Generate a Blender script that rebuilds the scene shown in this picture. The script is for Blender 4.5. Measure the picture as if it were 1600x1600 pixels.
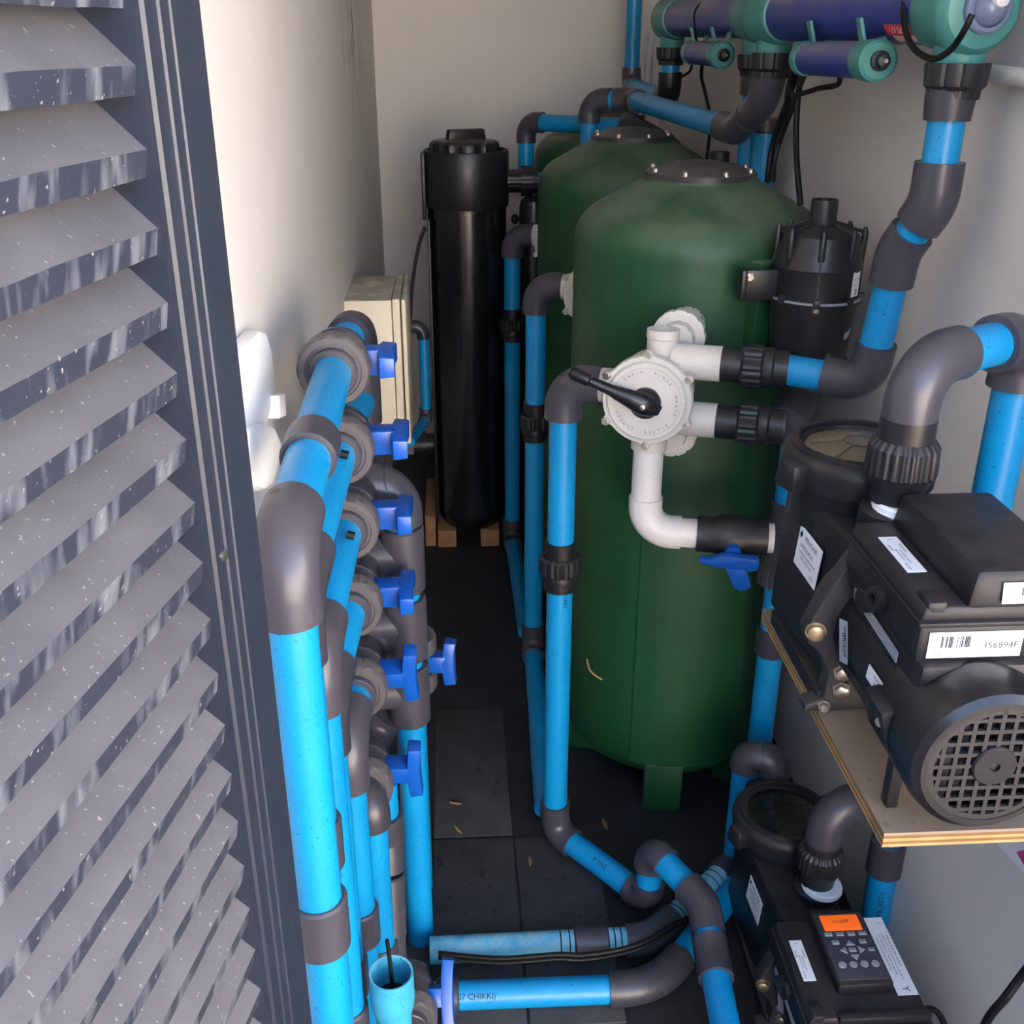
import bpy, bmesh, math, random
from mathutils import Vector, Matrix
random.seed(7)
S = bpy.context.scene
for o in list(bpy.data.objects): bpy.data.objects.remove(o)
COL = S.collection
PI = math.pi

# ------------------------------------------------------------------ camera
FPX, TH, PS, CAMH = 1660.0, math.radians(24.5), math.radians(3.14), 1.6
cam = bpy.data.cameras.new('camera'); co = bpy.data.objects.new('camera', cam); COL.objects.link(co)
cam.sensor_fit = 'HORIZONTAL'; cam.sensor_width = 36; cam.lens = 36*FPX/1600
cam.clip_start = .02
co.location = (0, 0, CAMH); co.rotation_euler = (PI/2-TH, 0, -PS)
S.camera = co
# ------------------------------------------------------------------ light: open sky in front of the shed
w = bpy.data.worlds.new('sky'); S.world = w; w.use_nodes = True
nt = w.node_tree; bg = nt.nodes['Background']
sky = nt.nodes.new('ShaderNodeTexSky'); sky.sky_type = 'NISHITA'
sky.sun_disc = False; sky.sun_elevation = math.radians(42); sky.sun_rotation = math.radians(-60)
sky.air_density = 1.0; sky.dust_density = 2.0; sky.ozone_density = 1.0
hs = nt.nodes.new('ShaderNodeHueSaturation'); hs.inputs['Saturation'].default_value = 1.0   # a hazy, pale sky
nt.links.new(sky.outputs[0], hs.inputs['Color']); nt.links.new(hs.outputs[0], bg.inputs[0]); bg.inputs[1].default_value = 0.50
sun = bpy.data.lights.new('sun', 'SUN'); so = bpy.data.objects.new('sun', sun); COL.objects.link(so)
sun.energy = 22.0; sun.angle = math.radians(.6); sun.color = (1, .96, .90)
so.rotation_euler = Vector((.72, -.5, -1)).to_track_quat('-Z', 'Y').to_euler()   # travels out of the shed, towards the camera side
so.location = (0, -2, 4)
S.view_settings.view_transform = 'Standard'; S.view_settings.look = 'None'
S.view_settings.gamma = 1; S.view_settings.use_curve_mapping = False
S.view_settings.exposure = 2.0

# ------------------------------------------------------------------ pixel of the photograph -> point of the place
RV = Vector((math.cos(PS), -math.sin(PS), 0)); FV = Vector((math.sin(PS)*math.cos(TH), math.cos(PS)*math.cos(TH), -math.sin(TH)))
UV = RV.cross(FV); CV = Vector((0, 0, CAMH))
def ray(x, y): return FV + RV*((x-800)/FPX) - UV*((y-800)/FPX)
def P(x, y, d): return CV + ray(x, y)*d
def PX(x, y, X): r = ray(x, y); return CV + r*(X/r.x)
def PY(x, y, Y): r = ray(x, y); return CV + r*(Y/r.y)
def PZ(x, y, Z): r = ray(x, y); return CV + r*((Z-CAMH)/r.z)
V = lambda *a: Vector(a)

# ------------------------------------------------------------------ materials
def lin(c):
    return tuple((x/12.92 if x <= .04045 else ((x+.055)/1.055)**2.4) for x in [v/255 for v in c])
MC = {}
def mat(name, rgb, rough=.5, metal=0, var=.0, vscale=8, dust=None, dustamt=0, specks=0, sscale=160, bump=0, bscale=60, alpha=1, spec=.5, trans=0, streak=0, emit=0):
    if name in MC: return MC[name]
    m = bpy.data.materials.new(name); m.use_nodes = True; MC[name] = m
    n = m.node_tree.nodes; L = m.node_tree.links; b = n['Principled BSDF']
    col = lin(rgb)
    b.inputs['Roughness'].default_value = rough; b.inputs['Metallic'].default_value = metal
    b.inputs['Specular IOR Level'].default_value = spec
    b.inputs['Base Color'].default_value = (*col, 1)
    tc = n.new('ShaderNodeTexCoord'); cur = None
    def rgbnode(c):
        r = n.new('ShaderNodeRGB'); r.outputs[0].default_value = (*c, 1); return r.outputs[0]
    def mix(f, a, bb):
        x = n.new('ShaderNodeMix'); x.data_type = 'RGBA'; L.new(f, x.inputs[0]); L.new(a, x.inputs[6]); L.new(bb, x.inputs[7]); return x.outputs[2]
    def noise(scale, lo, hi, detail=3, stretch=None):
        t = n.new('ShaderNodeTexNoise'); t.inputs['Scale'].default_value = scale; t.inputs['Detail'].default_value = detail
        src = tc.outputs['Object']
        if stretch:
            mp = n.new('ShaderNodeMapping'); mp.inputs['Scale'].default_value = stretch; L.new(src, mp.inputs[0]); src = mp.outputs[0]
        L.new(src, t.inputs['Vector'])
        r = n.new('ShaderNodeMapRange'); r.inputs[1].default_value = lo; r.inputs[2].default_value = hi; r.clamp = True
        L.new(t.outputs[0], r.inputs[0]); return r.outputs[0]
    def mul(a, k):
        x = n.new('ShaderNodeMath'); x.operation = 'MULTIPLY'; L.new(a, x.inputs[0])
        if isinstance(k, (int, float)): x.inputs[1].default_value = k
        else: L.new(k, x.inputs[1])
        return x.outputs[0]
    cur = rgbnode(col)
    if var:
        cur = mix(noise(vscale, .35, .7), cur, rgbnode(tuple(min(1, c*(1-var)) for c in col)))
    if streak:
        cur = mix(mul(noise(30, .5, .62, 4, (1, 1, .06)), streak), cur, rgbnode(tuple(c*.55 for c in col)))
    if dust:
        g = n.new('ShaderNodeNewGeometry'); sp = n.new('ShaderNodeSeparateXYZ'); L.new(g.outputs['Normal'], sp.inputs[0])
        r = n.new('ShaderNodeMapRange'); r.inputs[1].default_value = .1; r.inputs[2].default_value = .85; L.new(sp.outputs[2], r.inputs[0])
        cur = mix(mul(mul(r.outputs[0], noise(vscale*2, .25, .55)), dustamt), cur, rgbnode(lin(dust)))
    if specks:
        cur = mix(mul(noise(sscale, .66, .70, 2), specks), cur, rgbnode(tuple(c*.18 for c in col)))
    L.new(cur, b.inputs['Base Color'])
    rr = n.new('ShaderNodeMapRange'); rr.inputs[3].default_value = max(0, rough-.08); rr.inputs[4].default_value = min(1, rough+.12)
    tn = n.new('ShaderNodeTexNoise'); tn.inputs['Scale'].default_value = 25; L.new(tc.outputs['Object'], tn.inputs['Vector'])
    L.new(tn.outputs[0], rr.inputs[0]); L.new(rr.outputs[0], b.inputs['Roughness'])
    if bump:
        t = n.new('ShaderNodeTexNoise'); t.inputs['Scale'].default_value = bscale; t.inputs['Detail'].default_value = 5
        L.new(tc.outputs['Object'], t.inputs['Vector'])
        bp = n.new('ShaderNodeBump'); bp.inputs['Strength'].default_value = bump; bp.inputs['Distance'].default_value = .004
        L.new(t.outputs[0], bp.inputs['Height']); L.new(bp.outputs[0], b.inputs['Normal'])
    if trans: b.inputs['Transmission Weight'].default_value = trans
    if emit:
        b.inputs['Emission Color'].default_value = (*col, 1); b.inputs['Emission Strength'].default_value = emit
    return m

M_BLUE = mat('pvc_blue', (8, 138, 195), .34, var=.12, vscale=6, specks=.75, sscale=260)
M_BLUE2 = mat('pvc_blue_dusty', (58, 164, 196), .5, var=.25, vscale=20, specks=.85, sscale=240, dust=(150, 190, 205), dustamt=.6)
M_GREY = mat('pvc_grey', (64, 62, 70), .33, var=.12, vscale=10, dust=(98, 94, 96), dustamt=.15)
M_GREY2 = mat('pvc_grey_dark', (54, 53, 61), .36, var=.15, vscale=12, dust=(90, 87, 88), dustamt=.2)
M_NUTG = mat('union_grey', (80, 76, 79), .5, var=.2, vscale=30, dust=(124, 116, 112), dustamt=.4, bump=.2, bscale=200)
M_BLK = mat('plastic_black', (26, 26, 29), .38, var=.15, vscale=15, dust=(70, 66, 64), dustamt=.35)
M_BLK2 = mat('plastic_black_pump', (30, 30, 34), .4, spec=.25, var=.2, vscale=14, dust=(78, 70, 66), dustamt=.35, specks=.0)
M_BLKG = mat('plastic_black_gloss', (20, 20, 24), .3)
M_HAND = mat('valve_handle_blue', (14, 80, 168), .3, var=.1)
M_GREEN = mat('tank_green', (14, 68, 34), .48, var=.22, vscale=5, dust=(86, 104, 82), dustamt=.8, bump=.08, bscale=120, streak=.25)
M_LIDRIB = mat('lid_rib', (70, 62, 48), .4)
M_BLK3 = mat('plastic_black_dusty', (42, 41, 43), .5, var=.2, vscale=20, dust=(82, 76, 72), dustamt=.4)
M_CART = mat('cartridge_black', (20, 20, 23), .2, spec=1.0)
M_LID = mat('tank_lid', (44, 43, 44), .42, dust=(96, 90, 86), dustamt=.7, vscale=10)
M_STEEL = mat('steel', (190, 182, 172), .3, metal=1)
M_BRASS = mat('bolt_brass', (196, 176, 146), .38, metal=1, var=.3, vscale=80)
M_WHITE = mat('pvc_white', (216, 212, 208), .35, var=.08, vscale=15, specks=.4, sscale=300)
M_WHITE2 = mat('valve_white', (208, 202, 192), .45, var=.1, vscale=20, specks=.3, sscale=320)
M_WALL = mat('wall_paint', (218, 214, 210), .65, var=.05, vscale=3, bump=.12, bscale=18)
M_WHITEP = mat('white_plastic', (236, 236, 236), .4)
M_CREAM = mat('box_cream', (226, 214, 188), .45, dust=(150, 146, 130), dustamt=.9)
M_FLOOR = None
M_FRAME = mat('door_frame', (30, 36, 49), .42, var=.12, vscale=20, specks=.2)
M_TEAL = mat('uv_teal', (66, 132, 126), .38, var=.12, vscale=12)
M_UVB = mat('uv_blue', (32, 52, 128), .3, var=.1, dust=(128, 122, 136), dustamt=.8, vscale=4)
M_STK = mat('sticker_white', (232, 234, 238), .5)
M_STKS = mat('sticker_silver', (150, 156, 164), .35, var=.15, vscale=40)
M_RED = mat('sticker_red', (196, 30, 40), .5)
M_PINKL = mat('sticker_pink', (214, 160, 160), .5)
M_INK = mat('ink_black', (14, 16, 22), .6)
M_INKB = mat('ink_navy', (10, 34, 60), .6)
M_INKG = mat('ink_grey', (120, 122, 128), .6)
M_CABLE = mat('cable_black', (12, 12, 13), .5, spec=.25)
M_TAPE = mat('thread_tape', (235, 236, 238), .6)
M_WOOD = mat('wood_block', (150, 112, 78), .8, var=.25, vscale=40, bump=.3, bscale=90)
M_CLEAR = mat('lid_clear', (104, 96, 76), .22, var=.3, vscale=18, dust=(126, 112, 90), dustamt=.6)
M_CLEARD = mat('lid_clear_dark', (30, 33, 27), .15, var=.4, vscale=18)
M_CAP = mat('uv_cap_glass', (128, 140, 168), .15, trans=.35)
M_SCREEN = mat('screen_orange', (200, 84, 22), .4, emit=.25)
M_KEY = mat('key_grey', (150, 150, 156), .5)
M_PANEL = mat('panel_grey', (62, 62, 70), .45)
M_WATER = mat('water_dark', (10, 14, 18), .05)
M_MAG = mat('print_magenta', (190, 60, 130), .5)

# ------------------------------------------------------------------ mesh builders
class MB:
    def __init__(s): s.v = []; s.f = []
    def add(s, vs, fs):
        b = len(s.v); s.v += [tuple(v) for v in vs]; s.f += [tuple(i+b for i in f) for f in fs]; return s
    def tube(s, pts, r, seg=20, caps=True):
        pts = [Vector(p) for p in pts]
        q = [pts[0]]
        for p in pts[1:]:
            if (p-q[-1]).length > 1e-6: q.append(p)
        pts = q; n = len(pts)
        rs = r if isinstance(r, (list, tuple)) else [r]*n
        t0 = (pts[1]-pts[0]).normalized()
        a = t0.orthogonal().normalized(); vs = []; fs = []
        prev = t0
        for i, p in enumerate(pts):
            if i == 0: t = t0
            elif i == n-1: t = (pts[i]-pts[i-1]).normalized()
            else: t = ((pts[i+1]-pts[i]).normalized()+(pts[i]-pts[i-1]).normalized()).normalized()
            q = prev.rotation_difference(t); a = (q @ a); a = (a - t*a.dot(t)).normalized(); prev = t
            bb = t.cross(a)
            for k in range(seg):
                an = 2*PI*k/seg; vs.append(p + (a*math.cos(an)+bb*math.sin(an))*rs[i])
        for i in range(n-1):
            for k in range(seg):
                k2 = (k+1) % seg
                fs.append((i*seg+k, i*seg+k2, (i+1)*seg+k2, (i+1)*seg+k))
        if caps:
            fs.append(tuple(range(seg))[::-1]); fs.append(tuple((n-1)*seg+k for k in range(seg)))
        return s.add(vs, fs)
    def lathe(s, prof, o=(0, 0, 0), d=(0, 0, 1), seg=32, ref=None, mod=None):
        """prof: (distance along d, radius); closed where radius ~0"""
        o = Vector(o); d = Vector(d).normalized()
        a = (Vector(ref)-d*Vector(ref).dot(d)).normalized() if ref else d.orthogonal().normalized(); b = d.cross(a)
        vs = []; fs = []
        for (t, r) in prof:
            for k in range(seg):
                an = 2*PI*k/seg; rr = r*(mod(k, t) if mod else 1)
                vs.append(o+d*t+(a*math.cos(an)+b*math.sin(an))*rr)
        for i in range(len(prof)-1):
            for k in range(seg):
                k2 = (k+1) % seg
                fs.append((i*seg+k, i*seg+k2, (i+1)*seg+k2, (i+1)*seg+k))
        fs.append(tuple(range(seg))[::-1]); fs.append(tuple((len(prof)-1)*seg+k for k in range(seg)))
        return s.add(vs, fs)
    def ring(s, prof, o, d, seg=32):
        """closed profile loop revolved (hollow)"""
        o = Vector(o); d = Vector(d).normalized(); a = d.orthogonal().normalized(); b = d.cross(a)
        vs = []; fs = []; n = len(prof)
        for (t, r) in prof:
            for k in range(seg):
                an = 2*PI*k/seg; vs.append(o+d*t+(a*math.cos(an)+b*math.sin(an))*r)
        for i in range(n):
            j = (i+1) % n
            for k in range(seg):
                k2 = (k+1) % seg; fs.append((i*seg+k, i*seg+k2, j*seg+k2, j*seg+k))
        return s.add(vs, fs)
    def box(s, c, size, M=None, taper=1):
        c = Vector(c); hx, hy, hz = [x/2 for x in size]; vs = []
        for z in (-1, 1):
            k = taper if z > 0 else 1
            for (x, y) in ((-1, -1), (1, -1), (1, 1), (-1, 1)):
                v = Vector((x*hx*k, y*hy*k, z*hz)); vs.append((M @ v if M else v)+c)
        return s.add(vs, [(3, 2, 1, 0), (4, 5, 6, 7), (0, 1, 5, 4), (1, 2, 6, 5), (2, 3, 7, 6), (3, 0, 4, 7)])
    def hexa(s, p):
        """8 corners: bottom 4 (ccw) then top 4"""
        return s.add(p, [(3, 2, 1, 0), (4, 5, 6, 7), (0, 1, 5, 4), (1, 2, 6, 5), (2, 3, 7, 6), (3, 0, 4, 7)])
    def prism(s, poly, ext):
        n = len(poly); poly = [Vector(p) for p in poly]; e = Vector(ext)
        vs = poly+[p+e for p in poly]
        fs = [tuple(range(n))[::-1], tuple(range(n, 2*n))]+[(i, (i+1) % n, n+(i+1) % n, n+i) for i in range(n)]
        return s.add(vs, fs)
    def loft(s, secs):
        n = len(secs[0]); vs = [p for q in secs for p in q]; fs = []
        for i in range(len(secs)-1):
            for k in range(n):
                k2 = (k+1) % n; fs.append((i*n+k, i*n+k2, (i+1)*n+k2, (i+1)*n+k))
        fs.append(tuple(range(n))[::-1]); fs.append(tuple((len(secs)-1)*n+k for k in range(n)))
        return s.add(vs, fs)
    def build(s, name, m, parent=None, bevel=0, angle=35, segs=2):
        me = bpy.data.meshes.new(name); me.from_pydata(s.v, [], s.f); me.update()
        bm = bmesh.new(); bm.from_mesh(me)
        bmesh.ops.recalc_face_normals(bm, faces=bm.faces)
        if bevel:
            es = [e for e in bm.edges if len(e.link_faces) == 2 and e.calc_face_angle(0) > math.radians(40)]
            bmesh.ops.bevel(bm, geom=es, offset=bevel, segments=segs, profile=.5, affect='EDGES', clamp_overlap=True)
        bm.to_mesh(me); bm.free()
        for p in me.polygons: p.use_smooth = True
        me.set_sharp_from_angle(angle=math.radians(angle))
        me.materials.append(m)
        return link(name, me, parent)
def link(name, me, parent=None):
    o = bpy.data.objects.new(name, me); COL.objects.link(o)
    if parent:
        o.parent = parent
        if parent.type == 'EMPTY': o.matrix_parent_inverse = Matrix.Translation(-Vector(parent.location))
    return o
def thing(name, label, cat, loc, group=None):
    o = bpy.data.objects.new(name, None); COL.objects.link(o); o.location = loc; o.empty_display_size = .05
    return tag(o, label, cat, group)
def tag(o, label, cat, group=None):
    o['label'] = label; o['category'] = cat
    if group: o['group'] = group
    return o
def struct(o): o['kind'] = 'structure'; return o
def copy_tree(root, loc, label=None, group=None, skip=()):
    r = root.copy(); COL.objects.link(r); r.location = loc
    if label: r['label'] = label
    if group: r['group'] = group
    for ch in list(root.children):
        if ch.name.split('.')[0] in skip: continue
        c = ch.copy(); COL.objects.link(c); c.parent = r; c.matrix_parent_inverse = ch.matrix_parent_inverse.copy()
        for g in list(ch.children):
            d = g.copy(); COL.objects.link(d); d.parent = c; d.matrix_parent_inverse = g.matrix_parent_inverse.copy()
    return r
def smooth_path(pts, n=8):
    pts = [Vector(p) for p in pts]; out = []
    q = [pts[0]*2-pts[1]]+pts+[pts[-1]*2-pts[-2]]
    for i in range(1, len(q)-2):
        for k in range(n):
            t = k/n; a, b, c, d = q[i-1], q[i], q[i+1], q[i+2]
            out.append(.5*((2*b)+(c-a)*t+(2*a-5*b+4*c-d)*t*t+(3*b-a-3*c+d)*t**3))
    out.append(pts[-1]); return out
def cable(name, label, pts, r=.004, cat='cable', group=None, m=None, parent=None, n=8):
    o = MB().tube(smooth_path(pts, n), r, 8).build(name, m or M_CABLE, parent)
    if label: tag(o, label, cat, group)
    return o
# ---- lettering: flat meshes of text, laid on a plane or wrapped round a pipe
TXT = {}
def text_mesh(t):
    if t not in TXT:
        c = bpy.data.curves.new('t', 'FONT'); c.body = t; c.size = 1; c.align_x = 'CENTER'; c.align_y = 'CENTER'; c.resolution_u = 2
        o = bpy.data.objects.new('t', c); COL.objects.link(o)
        me = o.to_mesh(); TXT[t] = ([v.co.copy() for v in me.vertices], [tuple(p.vertices) for p in me.polygons])
        o.to_mesh_clear(); bpy.data.objects.remove(o); bpy.data.curves.remove(c)
    return TXT[t]
def print_flat(mb, t, o, xd, yd, size, sx=1):
    vs, fs = text_mesh(t); o = Vector(o); xd = Vector(xd).normalized(); yd = Vector(yd).normalized()
    mb.add([o+xd*v.x*size*sx+yd*v.y*size for v in vs], fs)
def print_pipe(t, o, ax, rad, r, size, parent, m=None, name='print'):
    """text runs along ax on the side that faces rad"""
    mb = MB(); vs, fs = text_mesh(t); o = Vector(o); ax = Vector(ax).normalized()
    rad = Vector(rad); rad = (rad-ax*rad.dot(ax)).normalized(); sd = rad.cross(ax)
    if True:
        pts = []
        for v in vs:
            an = v.y*size/r; pts.append(o+ax*v.x*size+(rad*math.cos(an)+sd*math.sin(an))*(r+.0009))
        mb.add(pts, fs)
    return mb.build(name, m or M_INKB, parent)
def sticker(name, parent, c, xd, yd, wd, ht, texts=(), bars=None, m=None, ink=None, rnd=.0):
    """texts: (string, x, y, size) in sticker units of its height; bars: (x0,x1,y0,y1,count)"""
    c = Vector(c); xd = Vector(xd).normalized(); yd = Vector(yd); yd = (yd-xd*yd.dot(xd)).normalized(); nn = xd.cross(yd)
    p = [c+xd*sx*wd/2+yd*sy*ht/2 for sx, sy in ((-1, -1), (1, -1), (1, 1), (-1, 1))]
    st = MB().prism([q-nn*.0004 for q in p], nn*.001).build(name, m or M_STK, parent)
    mb = MB(); o = c+nn*.0009
    for (t, x, y, s) in texts: print_flat(mb, t, o+xd*x*wd+yd*y*ht, xd, yd, s*ht)
    if bars:
        x0, x1, y0, y1, n = bars; rs = random.Random(n)
        for i in range(n):
            a = x0+(x1-x0)*i/n; b = a+(x1-x0)/n*rs.choice((.3, .5, .75))
            q = [o+xd*wd*x+yd*ht*y for x, y in ((a, y0), (b, y0), (b, y1), (a, y1))]
            mb.add(q, [(0, 1, 2, 3)])
    if mb.v: mb.build('print', ink or M_INK, st)
    return st
# ---- pipe fittings
RP, RF, LEG = .025, .031, .062
def fillet(A, Vv, B, leg, rb, n=9):
    la, lb = leg if isinstance(leg, tuple) else (leg, leg); leg = min(la, lb)
    A, Vv, B = Vector(A), Vector(Vv), Vector(B); a = (A-Vv).normalized(); b = (B-Vv).normalized()
    ang = a.angle(b); tl = min(leg*.8, rb/math.tan(ang/2)) if ang < PI-.01 else 0
    pts = [Vv+a*la]
    if tl > 0:
        rb = tl*math.tan(ang/2); bis = (a+b).normalized(); ctr = Vv+bis*(rb/math.sin(ang/2))
        s = Vv+a*tl-ctr; e = Vv+b*tl-ctr; tot = s.angle(e); ax = s.cross(e).normalized()
        for i in range(n+1): pts.append(ctr+Matrix.Rotation(tot*i/n, 3, ax) @ s)
    pts.append(Vv+b*lb); return pts
def elbow(parent, A, Vv, B, m=None, leg=LEG, rf=RF, rb=.042, name='elbow', label=None):
    o = MB().tube(fillet(A, Vv, B, leg, rb), rf, 24).build(name, m or M_GREY, parent)
    if label: o['label'] = label
    return o
def pipe(parent, a, b, m=None, r=RP, name='pipe', seg=24):
    return MB().tube([a, b], r, seg).build(name, m or M_BLUE, parent)
def coupling(parent, c, d, ln=.06, r=RF, m=None, name='coupling'):
    d = Vector(d).normalized(); c = Vector(c)
    return MB().lathe([(-ln/2, r-.003), (-ln/2+.003, r), (ln/2-.003, r), (ln/2, r-.003)], c, d, 28).build(name, m or M_GREY, parent)
def nutmod(n, depth): return lambda k, t: 1-depth*(1 if (k % 3 == 0) else 0)
def union(parent, c, d, m=None, rn=.042, r=.032, ln=.1, ribs=16, name='union'):
    """threaded union: sleeve, ribbed nut, collar"""
    d = Vector(d).normalized(); c = Vector(c); m = m or M_BLK
    mb = MB().lathe([(-ln/2, r), (-.018, r), (-.018, r+.002)], c, d, 28)
    mb.lathe([(.016, r+.004), (.022, r+.005), (.03, r+.005), (.033, r+.001), (ln/2, r+.001)], c, d, 28)
    mb.build(name, m, parent)
    return MB().lathe([(-.02, rn*.88), (-.016, rn), (.012, rn), (.016, rn*.9)], c, d, ribs*3, mod=nutmod(ribs, .07)).build('nut', m, parent, angle=25)
def run(name, label, pts, cat='pipe', group=None, mats=None, els=None, r=RP, rf=RF, leg=LEG, fit=(), rb=.042, gm=None, bm=None, root=None, start=0, end=0):
    """glued pipe run through pts: blue pipe between grey bends; fit: ('coupling'|'union'|'band', segment, 0..1, {})"""
    pts = [Vector(p) for p in pts]
    root = root or thing(name, label, cat, (pts[0].x, pts[0].y, min(p.z for p in pts)), group)
    els = els or {}
    def lg(i): return els.get(i, {}).get('leg', leg) if 0 < i < len(pts)-1 else 0
    for i in range(len(pts)-1):
        d = (pts[i+1]-pts[i]); L = d.length; d.normalize()
        a = lg(i); b = lg(i+1)
        if isinstance(a, tuple): a = a[1]
        if isinstance(b, tuple): b = b[0]
        a = a-.012 if a else start; b = b-.012 if b else end
        if L-a-b > .004: pipe(root, pts[i]+d*a, pts[i+1]-d*b, (mats or {}).get(i, bm), r)
    for i in range(1, len(pts)-1):
        e = els.get(i, {})
        if e.get('skip'): continue
        elbow(root, pts[i-1], pts[i], pts[i+1], e.get('m', gm), lg(i), e.get('rf', rf), e.get('rb', rb))
    for f in fit:
        k, sg, t = f[:3]; kw = f[3] if len(f) > 3 else {}
        d = pts[sg+1]-pts[sg]; c = pts[sg]+d*t
        if k == 'coupling': coupling(root, c, d, **kw)
        elif k == 'union': union(root, c, d, **kw)
        elif k == 'band': coupling(root, c, d, kw.get('ln', .006), kw.get('r', r+.0012), M_CABLE, 'tape_band')
    return root

# ================================================================== THE ROOM
XL, XR, YF, YB, ZC = -.262, .765, .72, 4.1, 2.35
def wallbox(name, a, b, m):
    a, b = Vector(a), Vector(b)
    return struct(MB().box((a+b)/2, [abs(x) for x in (b-a)]).build(name, m))
def wall_left_mat():
    m = M_WALL.copy(); m.name = 'wall_paint_stained'; n = m.node_tree.nodes; L = m.node_tree.links; b = n['Principled BSDF']
    old = b.inputs['Base Color'].links[0].from_socket
    tc = n.new('ShaderNodeTexCoord'); mp = n.new('ShaderNodeMapping'); mp.inputs['Scale'].default_value = (1, 9, .9); L.new(tc.outputs['Object'], mp.inputs[0])
    t = n.new('ShaderNodeTexNoise'); t.inputs['Scale'].default_value = 3.2; t.inputs['Detail'].default_value = 6; L.new(mp.outputs[0], t.inputs['Vector'])
    r = n.new('ShaderNodeMapRange'); r.inputs[1].default_value = .56; r.inputs[2].default_value = .70; L.new(t.outputs[0], r.inputs[0])
    sp = n.new('ShaderNodeSeparateXYZ'); L.new(tc.outputs['Object'], sp.inputs[0])
    ms = None
    for idx, lo, hi in ((1, 2.55, 3.0), (1, 3.75, 3.35), (2, 1.28, 1.5)):
        q = n.new('ShaderNodeMapRange'); q.inputs[1].default_value = lo; q.inputs[2].default_value = hi; L.new(sp.outputs[idx], q.inputs[0])
        if ms is None: ms = q.outputs[0]
        else:
            x = n.new('ShaderNodeMath'); x.operation = 'MULTIPLY'; L.new(ms, x.inputs[0]); L.new(q.outputs[0], x.inputs[1]); ms = x.outputs[0]
    x = n.new('ShaderNodeMath'); x.operation = 'MULTIPLY'; L.new(ms, x.inputs[0]); L.new(r.outputs[0], x.inputs[1])
    mx = n.new('ShaderNodeMix'); mx.data_type = 'RGBA'; L.new(x.outputs[0], mx.inputs[0]); L.new(old, mx.inputs[6]); mx.inputs[7].default_value = (*lin((128, 112, 92)), 1)
    L.new(mx.outputs[2], b.inputs['Base Color']); return m
wallbox('wall_left', (XL-.15, YF, 0), (XL, YB, ZC), wall_left_mat())
wallbox('wall_back', (XL-.15, YB, 0), (XR+.15, YB+.15, ZC), M_WALL)
wallbox('wall_right', (XR, .68, 0), (XR+.15, YB, ZC), M_WALL)
wallbox('ceiling', (-2.6, .15, ZC), (1.6, YB+.15, ZC+.12), M_WALL)  # unseen; widened to the left and outwards to keep sun off the slats
wallbox('added_wall_front', (-2.6, YF, 0), (XL-.15, YF+.15, ZC), M_WALL)  # unseen, added left of the opening to block sun and sky behind the door
# floor: dark damp concrete
def floor_mat():
    m = mat('floor_concrete', (38, 38, 42), .55, var=.45, vscale=7, bump=.25, bscale=40)
    n = m.node_tree.nodes; L = m.node_tree.links; b = n['Principled BSDF']; old = b.inputs['Base Color'].links[0].from_socket
    tc = n.new('ShaderNodeTexCoord'); t = n.new('ShaderNodeTexVoronoi'); t.inputs['Scale'].default_value = 26; L.new(tc.outputs['Object'], t.inputs['Vector'])
    r = n.new('ShaderNodeMapRange'); r.inputs[1].default_value = .12; r.inputs[2].default_value = .32; L.new(t.outputs['Distance'], r.inputs[0])
    mx = n.new('ShaderNodeMix'); mx.data_type = 'RGBA'; L.new(r.outputs[0], mx.inputs[0]); mx.inputs[6].default_value = (*lin((30, 30, 34)), 1); L.new(old, mx.inputs[7])
    L.new(mx.outputs[2], b.inputs['Base Color']); return m
M_FLOOR = floor_mat()
fl = wallbox('floor', (XL-.15, .62, -.12), (XR+.15, YB+.15, 0), M_FLOOR)
M_SLAB = mat('paving_slab', (62, 62, 64), .7, var=.4, vscale=14, bump=.35, bscale=70, specks=.8, sscale=45)
for (x0, x1, y0, y1) in ((-.245, -.075, 1.32, 1.80), (-.07, .10, 1.32, 1.80), (.105, .275, 1.32, 1.80), (-.07, .10, 1.81, 2.28)):
    MB().box(((x0+x1)/2, (y0+y1)/2, .001), (x1-x0, y1-y0, .006)).build('paving_slab', M_SLAB, fl, bevel=.0015)
M_DAMP = mat('floor_dry_patch', (92, 82, 72), .85, var=.4, vscale=12, bump=.4, bscale=60)
g = struct(MB().box((0, -6, -.08), (24, 13.3, .1)).build('ground', mat('outside_paving', (128, 116, 106), .8, var=.15, vscale=2)))

struct(MB().box((2.7, -2.2, 1.15), (.2, 6, 2.3)).build('light_shaping_wall', mat('bounce_wall', (228, 218, 206), .8, var=.1, vscale=2)))  # unseen wall, added to bounce sunlight onto the left wall
struct(MB().box((.4, -5.1, 1.35), (6, .2, 2.7)).build('light_shaping_wall', mat('bounce_wall_warm', (234, 222, 208), .8, var=.1, vscale=2)))  # unseen wall, added to throw warm sunlight level into the shed
struct(MB().box((-1.75, -2.6, 1.5), (.2, 6.4, 3.0)).build('light_shaping_wall', mat('sky_block_wall', (70, 70, 72), .8, var=.1, vscale=2)))  # unseen dark wall, added to cut off skylight from the left
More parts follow.
